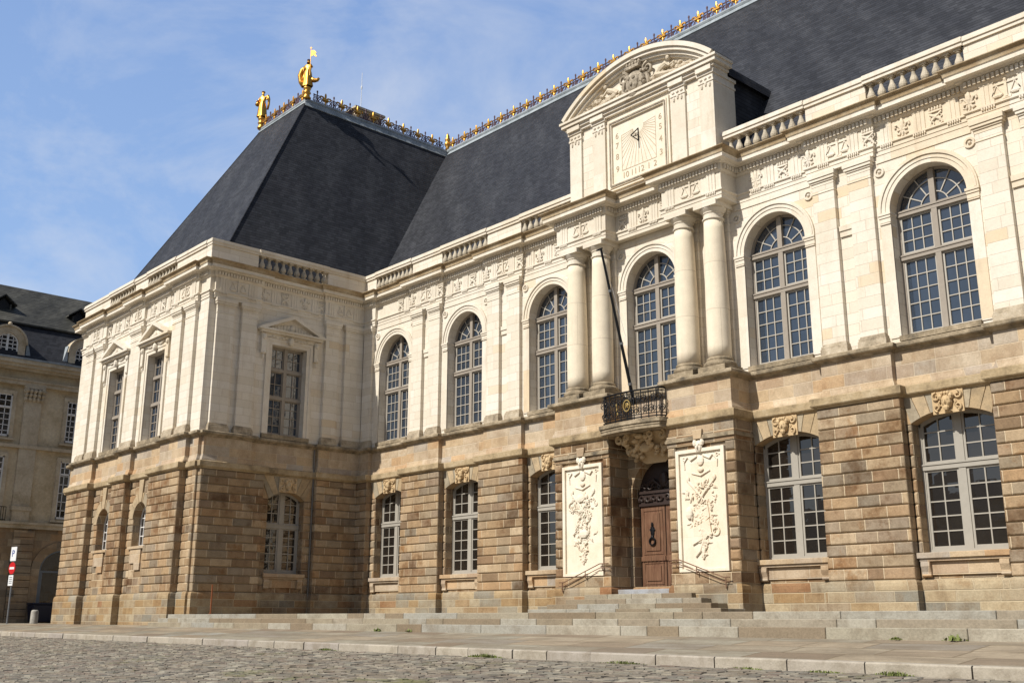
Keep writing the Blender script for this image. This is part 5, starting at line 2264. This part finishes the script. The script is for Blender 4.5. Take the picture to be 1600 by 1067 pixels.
# bays: window centres every 4.3 m
WB = [-8.75 + 4.75 * k for k in range(-4, 8)]
mb = MB(frame_bg)
mb.box(Y0, Y1, -.25, .12, 5.05, 5.28)
mb.box(Y0, Y1, -.25, .22, 5.28, 5.42)
mb.box(Y0, Y1, -.25, .05, 9.85, 10.05)
mb.box(Y0, Y1, -.25, .1, 13.72, 13.95)
mb.box(Y0, Y1, -.25, .16, 13.95, 14.05)
mb.box(Y0, Y1, -.25, .2, 14.6, 14.75)
mb.box(Y0, Y1, -.25, .42, 14.75, 14.95)
mb.box(Y0, Y1, -.25, .58, 14.95, 15.18)
bgmake(mb, 'cornice', 'bg_stone')
mb = MB(frame_bg)
mb.box(Y0, Y1, -.24, -.13, -.6, 5.05)
for b in WB:
    c = b + 2.375
    z = -.5
    while z < 4.9:
        mb.pillow(c - .6, c + .6, -.2, .04, z + .012, z + .408, .03)
        z += .42
bgmake(mb, 'granite_base', 'bg_granite')
for i, b in enumerate(WB):
    if not -14 < b < 4:
        continue
    # two storeys of tall windows
    for zs, zt, hw in ((10.5, 13.1, .82 if i % 2 == 0 else .62), (5.75, 9.3, .76 if i % 2 == 0 else .66)):
        mb = MB(frame_bg)
        mb.box(b - hw - .22, b - hw, -.25, -.1, zs - .1, zt + .22)
        mb.box(b + hw, b + hw + .22, -.25, -.1, zs - .1, zt + .22)
        mb.box(b - hw, b + hw, -.25, -.1, zt, zt + .22)
        mb.box(b - hw - .3, b + hw + .3, -.25, .02, zs - .22, zs - .1)
        bgmake(mb, 'window_surround', 'bg_stone')
        mb = MB(frame_bg)
        mb.box(b - hw, b - hw + .08, -.25, -.16, zs, zt)
        mb.box(b + hw - .08, b + hw, -.25, -.16, zs, zt)
        mb.box(b - .07, b + .07, -.25, -.15, zs, zt)
        mb.box(b - hw, b + hw, -.25, -.16, zs, zs + .12)
        mb.box(b - hw, b + hw, -.25, -.16, zt - .08, zt)
        mb.box(b - hw, b + hw, -.25, -.15, zt - .85, zt - .75)
        for s in (-1, 1):
            u = b + s * hw * .53
            mb.box(u - .02, u + .02, -.25, -.18, zs, zt)
        n = 5 if zt < 12 else 5
        for k in range(1, n + 1):
            z = zs + (zt - .8 - zs) * k / (n + .2)
            mb.box(b - hw, b + hw, -.25, -.18, z - .02, z + .02)
        mb.box(b - hw, b + hw, -.25, -.18, zt - .42, zt - .38)
        o = bgmake(mb, 'window', 'whitewood')
        g = MB(frame_bg)
        g.poly([(b - hw, -.235, zs), (b + hw, -.235, zs), (b + hw, -.235, zt), (b - hw, -.235, zt)])
        p = g.make('pane', 'glass_low', o)
    # giant pilasters with capitals
    if i % 2 == 0:
        pass
    c = b + 2.0
    if i % 2 == 0:
        mb = MB(frame_bg)
        mb.box(c - .5, c + .5, -.25, -.02, 6.35, 12.9)
        mb.box(c - .5, c + .5, -.25, .06, 5.42, 6.1)
        mb.box(c - .58, c + .58, -.25, .12, 6.1, 6.35)
        for r_ in range(3):
            for k in range(5):
                mb.blob(c - .5 + .25 * k, .04 + .05 * r_, 12.9 + .24 * r_, .13, .17 + .04 * r_, .16, 6, 4, random.uniform(-.5, .5))
        mb.box(c - .62, c + .62, -.25, .14, 13.55, 13.72)
        for s in (-1, 1):
            mb.spiral(c + s * .56, .2, 13.4, .17, 1.2, PI / 2, .08, s, 12)
        bgmake(mb, 'pilaster', 'bg_stone')
        mb = MB(frame_bg)
        mb.tube([(c + .72, -.12, 5.0), (c + .72, -.12, 1.9), (c + .45, -.06, 1.6), (c + .45, -.06, -.4)], .07, 8)
        bgmake(mb, 'drainpipe', 'pipe')
    # ground floor arch
    mb = MB(frame_bg)
    mb.arc(b, 2.6, 1.25, 1.75, 0, PI, -.2, -.04, 18)
    mb.box(b - 1.75, b - 1.25, -.2, -.05, -.5, 2.6)
    mb.box(b + 1.25, b + 1.75, -.2, -.05, -.5, 2.6)
    bgmake(mb, 'ground_arch', 'bg_granite')
    mb = MB(frame_bg)
    pts = [(b + 1.25 * math.cos(PI * k / 16), 2.6 + 1.25 * math.sin(PI * k / 16)) for k in range(17)]
    mb.poly([(b + 1.25, -.115, -.5)] + [(u, -.115, z) for u, z in pts] + [(b - 1.25, -.115, -.5)])
    o = bgmake(mb, 'shop_window', 'glass_low')
    mb = MB(frame_bg)
    mb.arc(b, 2.6, 1.17, 1.25, 0, PI, -.11, -.06, 18)
    mb.box(b - 1.25, b + 1.25, -.11, -.05, 2.5, 2.62)
    mb.box(b + 1.05, b + 1.25, -.11, -.05, -.5, 2.5)
    mb.box(b - 1.25, b - 1.05, -.11, -.05, -.5, 2.5)
    mb.box(b - .05, b + .05, -.11, -.06, -.5, 2.5)
    mb.make('shop_frame', 'bin_grey', o)
    # balcony rails
    if i % 2 == 0:
        mb = MB(frame_bg)
        for k in range(17):
            u = b - 1.1 + 2.2 * k / 16
            mb.tube([(u, .2, 5.45), (u, .2, 6.25)], .018, 4)
        for z in (5.5, 6.25):
            mb.tube([(b - 1.1, .2, z), (b + 1.1, .2, z)], .025, 5)
        bgmake(mb, 'balcony_railing', 'iron')
# mansard roof
mb = MB(frame_bg)
mb.poly([(Y0, .5, 15.18), (Y1, .5, 15.18), (Y1, -1.0, 17.8), (Y0, -1.0, 17.8)])
mb.poly([(Y0, .5, 15.18), (Y1, .5, 15.18), (Y1, -5, 15.18), (Y0, -5, 15.18)])
bgmake(mb, 'mansard', 'slate')
mb = MB(frame_bg)
mb.poly([(Y0, -.9, 17.8), (Y1, -.9, 17.8), (Y1, -4.6, 21.15), (Y0, -4.6, 21.15)])
mb.poly([(Y0, -4.6, 21.15), (Y1, -4.6, 21.15), (Y1, -9, 17), (Y0, -9, 17)])
mb.box(Y0, Y1, -1.05, -.8, 17.72, 17.82)
bgmake(mb, 'roof', 'slate_old')
mb = MB(frame_bg)
mb.box(Y0, Y1, .2, .64, 15.182, 15.3)
bgmake(mb, 'gutter', 'lead')
for i, b in enumerate(WB):
    if not -14 < b < 4:
        continue
    mb = MB(frame_bg)
    hw, zs, zsp = .64, 15.32, 16.15
    ap2 = arch_pts(b, hw, zsp, 14)
    ap3 = arch_pts(b, hw + .4, zsp, 14)
    for (p, q), (r_, t_) in zip(zip(ap2, ap2[1:]), zip(ap3, ap3[1:])):
        mb.prism([p, q, t_, r_], -1.2, .32)
    mb.box(b - hw - .4, b - hw, -1.2, .32, 15.2, zsp)
    mb.box(b + hw, b + hw + .4, -1.2, .32, 15.2, zsp)
    mb.box(b - hw, b + hw, -.6, .3, 15.2, zs)
    mb.arc(b, zsp, hw + .4, hw + .5, 0, PI, -.3, .42, 16)
    o = bgmake(mb, 'dormer', 'bg_stone')
    mb = MB(frame_bg)
    mb.arc(b, zsp, hw - .08, hw, 0, PI, .1, .2, 14)
    mb.box(b - hw, b - hw + .08, .1, .2, zs, zsp)
    mb.box(b + hw - .08, b + hw, .1, .2, zs, zsp)
    mb.box(b - .06, b + .06, .1, .21, zs, zsp + hw - .03)
    for k in range(6):
        z = zs + .05 + .25 * k
        mb.box(b - hw + .02, b + hw - .02, .1, .18, z - .025, z + .025)
    for s in (-1, 1):
        mb.box(b + s * hw * .52 - .02, b + s * hw * .52 + .02, .1, .18, zs, zsp + hw * .8)
    w_ = mb.make('dormer_window', 'whitewood', o)
    g = MB(frame_bg)
    g.poly([(b - hw, .12, zs), (b + hw, .12, zs)] + [(u, .12, z) for u, z in reversed(ap2)])
    g.make('dormer_pane', 'glass_low', o)
    for s in (-1, 1):
        mb = MB(frame_bg)
        mb.prism([(b + s * 1.1, 15.3), (b + s * 1.45, 15.3), (b + s * 1.12, 16.6)] if s > 0 else [(b + s * 1.1, 15.3), (b + s * 1.12, 16.6), (b + s * 1.45, 15.3)], -.8, .3)
        mb.make('dormer_cheek', 'lead', o)
    mb = MB(frame_bg)
    mb.blob(b, .3, zsp + 1.2, .13, .13, .13, 8, 5)
    mb.tube([(b, .3, zsp + .95), (b, .3, zsp + 1.15)], .05, 6)
    mb.make('dormer_finial', 'bg_stone', o)
    # little roof lights higher up
    uc = b + .15
    mb = MB(frame_bg)
    d = -2.0
    mb.box(uc - .45, uc - .35, d - 1.2, d, 18.6, 19.2)
    mb.box(uc + .35, uc + .45, d - 1.2, d, 18.6, 19.2)
    for s in (-1, 1):
        mb.prism([(uc, 19.7), (uc + s * .75, 19.12), (uc + s * .75, 19.2), (uc, 19.8)] if s < 0 else [(uc, 19.7), (uc, 19.8), (uc + s * .75, 19.2), (uc + s * .75, 19.12)], d - 2, d + .15)
    o2 = bgmake(mb, 'roof_dormer', 'slate_old')
    mb = MB(frame_bg)
    mb.prism([(uc - .35, 18.6), (uc + .35, 18.6), (uc + .35, 19.2), (uc, 19.65), (uc - .35, 19.2)], d - .3, d - .15)
    mb.make('roof_dormer_opening', 'black_paint', o2)

# ------------------------------------------------------------------ street things at the left edge
def at_px(px, py, z):
    d = (fw * 1648.16 + r2 * (px - 800) - u2 * (py - 533.5))
    C = cam.matrix_world.translation
    t = (z - C.z) / d.z
    return C + d * t


sx, sy, sz = -36.4, -9.2, -.5
sg = thing('road_sign', 'slim grey post with white P panel, round red no entry disc and small white plate', 'road sign', None, (sx, sy, sz))
LF = lambda u, d, z: (d * .2 + u * .98, -d * .98 + u * .2, z)


def sgmake(fn, name, mat, parent=sg):
    mb = MB(LF)
    fn(mb)
    return mb.make(name, mat, parent)


sgmake(lambda q: q.tube([(0, -.05, 0), (0, -.05, 4.0)], .04, 8), 'pole', 'sign_grey')
pw = sgmake(lambda q: q.box(-.27, .27, 0, .03, 3.25, 3.98), 'parking_panel', 'sign_white')
tx = text_mesh('P', .5, (LF(-.03, .036, 3.62)), (PI / 2, 0, math.atan2(.2, .98)), 'sign_blue', sg, 'parking_letter', .004)
nd = sgmake(lambda q: q.prism([(.31 * math.cos(2 * PI * k / 24), 2.88 + .31 * math.sin(2 * PI * k / 24)) for k in range(24)], 0, .03), 'no_entry_disc', 'sign_red')
sgmake(lambda q: q.box(-.22, .22, .031, .036, 2.82, 2.94), 'no_entry_bar', 'sign_white', nd)
sgmake(lambda q: q.box(-.22, .22, 0, .03, 1.98, 2.52), 'lower_plate', 'sign_white')
sgmake(lambda q: [q.box(-.14, .14, .031, .034, 2.1 + .1 * k, 2.14 + .1 * k) for k in range(4)], 'plate_text_lines', 'bin_grey')

mb = MB(frame_id)
mb.lathe(0, 0, [(.26, 0), (.25, .1), (.24, .78), (.22, .86), (.14, .9)], 18)
bo = mb.make('bollard', 'bollard', None, smooth=True)
bo.location = (-37.0, -7.6, -.5)
bo.scale = (.8, .8, .85)
tag(bo, 'short pale round stone bollard at the foot of the road sign', 'bollard')

bn = thing('waste_bin', 'dark blue wheeled waste bin against the shaded house wall', 'bin', None, (-43.2, -5.2, -.5))
mb = MB(frame_id)
i0 = [mb.P(a * .48, b * .5, 0.12) for a, b in ((-1, -1), (1, -1), (1, 1), (-1, 1))]
i1 = [mb.P(a * .56, b * .62, 1.1) for a, b in ((-1, -1), (1, -1), (1, 1), (-1, 1))]
mb.f += [i0[::-1], i1] + [[i0[k], i0[(k + 1) % 4], i1[(k + 1) % 4], i1[k]] for k in range(4)]
mb.make('bin_body', 'bin_blue', bn, bevel=.03)
mb = MB(frame_id)
mb.box(-.6, .6, -.66, .66, 1.105, 1.22)
mb.make('bin_lid', 'bin_blue', bn, bevel=.03)
for a in (-.4, .4):
    mb = MB(frame_id)
    mb.lathe(.0, .0, [(.1, -.04), (.1, .04)], 12)
    w = mb.make('wheel', 'black_paint', bn)
    w.rotation_euler = (PI / 2, 0, 0)
    w.location = (.45, a, .1)
mb = MB(frame_id)
mb.box(-.25, .25, -.4, .4, 0, .78)
mb.box(-.27, .27, -.42, .42, .78, .84)
gb = mb.make('utility_cabinet', 'bin_grey', None, bevel=.02)
gb.location = (-41.6, -3.0, -.5)
tag(gb, 'low grey cabinet beside the dark bin, next to the palace corner', 'cabinet')

mb = MB(frame_id)
mb.tube([(0, 0, -.02), (0, 0, 1.15)], .03, 8)
mb.box(-.06, .06, -.06, .06, -.02, .02)
po = mb.make('rusty_post', 'pale_red', None)
po.location = (-16.6, -7.75, 0)
tag(po, 'thin rusty iron post on the terrace before the shaded pavilion wall', 'post')

# ------------------------------------------------------------------ weeds
rw = random.Random(17)


def weed(loc, w, h, n, label, group, leafy=False):
    mb = MB(frame_id)
    h *= .5
    n = int(n * 1.7)
    for k in range(n):
        u, v = rw.gauss(0, w * .6), rw.gauss(0, .035)
        a = rw.uniform(0, 6.28)
        hh = h * rw.uniform(.4, 1.0) * math.exp(-(u / w) ** 2)
        lx, ly = math.cos(a) * hh * .6, math.sin(a) * hh * .6
        b = .009 if not leafy else .022
        px_, py_ = -math.sin(a) * b, math.cos(a) * b
        mb.poly([(u - px_, v - py_, 0), (u + px_, v + py_, 0), (u + lx * .5 + px_, v + ly * .5 + py_, hh * .7), (u + lx, v + ly, hh), (u + lx * .5 - px_, v + ly * .5 - py_, hh * .7)])
    o = mb.make('weed', 'grass')
    o.location = loc
    tag(o, label, 'weed', group)
    return o


kz = lambda x: zplaza(x, KY - .05)
for px, w, h, n, lab in ((510, .45, .14, 70, 'low grass tuft at the kerb foot in front of the pavilion corner'),
                         (758, .5, .2, 130, 'thick grass tuft at the kerb foot in front of the left windows'),
                         (975, .5, .13, 80, 'low grass tuft at the kerb foot before the portal steps'),
                         (1165, .35, .1, 60, 'small grass tuft at the kerb foot right of the portal'),
                         (1290, .35, .1, 60, 'flat grass tuft at a kerb joint below the right hand arched window'),
                         (1400, .3, .17, 90, 'bright grass tuft at the kerb joint near the right edge')):
    p = at_px(px, 1030, -1.0)
    # walk along the kerb line for this column
    best = min((abs((Vector((x_ * .1, KY - .06, kz(x_ * .1))) - m.translation).dot(r2) / (Vector((x_ * .1, KY - .06, kz(x_ * .1))) - m.translation).dot(fw) * 1648.16 + 800 - px), x_ * .1) for x_ in range(-400, 200))
    weed((best[1], KY - .07, kz(best[1])), w, h, n, lab, 'grass tufts along the kerb')
for px, w, h, n, lab in ((1490, .16, .3, 16, 'leafy weed at the foot of the terrace steps near the right edge'),
                         (1400, .1, .14, 12, 'small leafy weed at the foot of the steps below the right pier'),
                         (592, .12, .26, 14, 'leafy weed at the foot of the steps near the inner corner'),
                         (640, .1, .2, 10, 'little leafy weed on the steps below the first arched window')):
    best = min((abs((Vector((x_ * .1, -9.35, -.5)) - m.translation).dot(r2) / (Vector((x_ * .1, -9.35, -.5)) - m.translation).dot(fw) * 1648.16 + 800 - px), x_ * .1) for x_ in range(-300, 200))
    weed((best[1], -9.36, -.52), w, h, n, lab, 'weeds along the steps', True)

# ------------------------------------------------------------------ houses round the square, seen mirrored in the panes
def town_house(label, x0, x1, y, h, facing, mat, roof_h):
    """plain town house; facing 'N' looks at the palace front, 'W' looks at the pavilion side"""
    F = (lambda u, d, z: (u, y + d, z)) if facing == 'N' else (lambda u, d, z: (y - d, u, z))
    t = thing('town_house', label, 'house', 'houses across the square')
    g0 = -3.2
    mb = MB(F)
    mb.box(x0, x1, -11, 0, g0 - 1, h)
    mb.box(x0, x1, .001, .35, h - .45, h - .02)
    w = mb.make('wall', mat, t)
    mb = MB(F)
    mb.poly([(x0, .4, h), (x1, .4, h), (x1, -5.5, h + roof_h), (x0, -5.5, h + roof_h)])
    mb.poly([(x0, -11, h), (x1, -11, h), (x1, -5.5, h + roof_h), (x0, -5.5, h + roof_h)])
    mb.poly([(x0, .4, h), (x0, -11, h), (x0, -5.5, h + roof_h)])
    mb.poly([(x1, .4, h), (x1, -11, h), (x1, -5.5, h + roof_h)])
    mb.make('roof', 'slate', t)
    n = int((x1 - x0) / 3.2)
    for k in range(n):
        u = x0 + (x1 - x0) * (k + .5) / n
        for fl in range(int((h - g0 - 2) / 3.9)):
            z = g0 + 1.1 + fl * 3.9
            mb = MB(F)
            mb.box(u - .62, u - .52, .0, .06, z, z + 2.3)
            mb.box(u + .52, u + .62, .0, .06, z, z + 2.3)
            mb.box(u - .52, u + .52, .0, .06, z, z + .1)
            mb.box(u - .52, u + .52, .0, .06, z + 2.2, z + 2.3)
            mb.box(u - .04, u + .04, .0, .07, z + .1, z + 2.2)
            mb.box(u - .52, u + .52, .0, .065, z + 1.5, z + 1.58)
            o = mb.make('window', 'whitewood', t)
            mb = MB(F)
            mb.poly([(u - .52, .02, z + .1), (u + .52, .02, z + .1), (u + .52, .02, z + 2.2), (u - .52, .02, z + 2.2)])
            mb.make('pane', 'glass_low', o)


for q in ((-46, -26, 8.6, 'bg_stone', 3.2, 'wide pale town house mirrored at the left of the square'),
          (-26, -9, 9.6, 'stucco', 3.6, 'ochre town house mirrored between the pale houses'),
          (-9, 12, 8.2, 'bg_stone', 3.2, 'low pale town house mirrored in the middle of the square'),
          (12, 30, 9.8, 'stucco', 3.6, 'tall ochre town house mirrored at the right of the square')):
    town_house(q[5], q[0], q[1], -66, q[2], 'N', q[3], q[4])
for q in ((-64, -44, 12, 'stucco', 5, 'ochre house on the far right side of the square mirrored in the side window'),
          (-44, -24, 13.5, 'bg_stone', 6, 'pale house on the right side of the square mirrored in the side window')):
    town_house(q[5], q[0], q[1], 52, q[2], 'W', q[3], q[4])
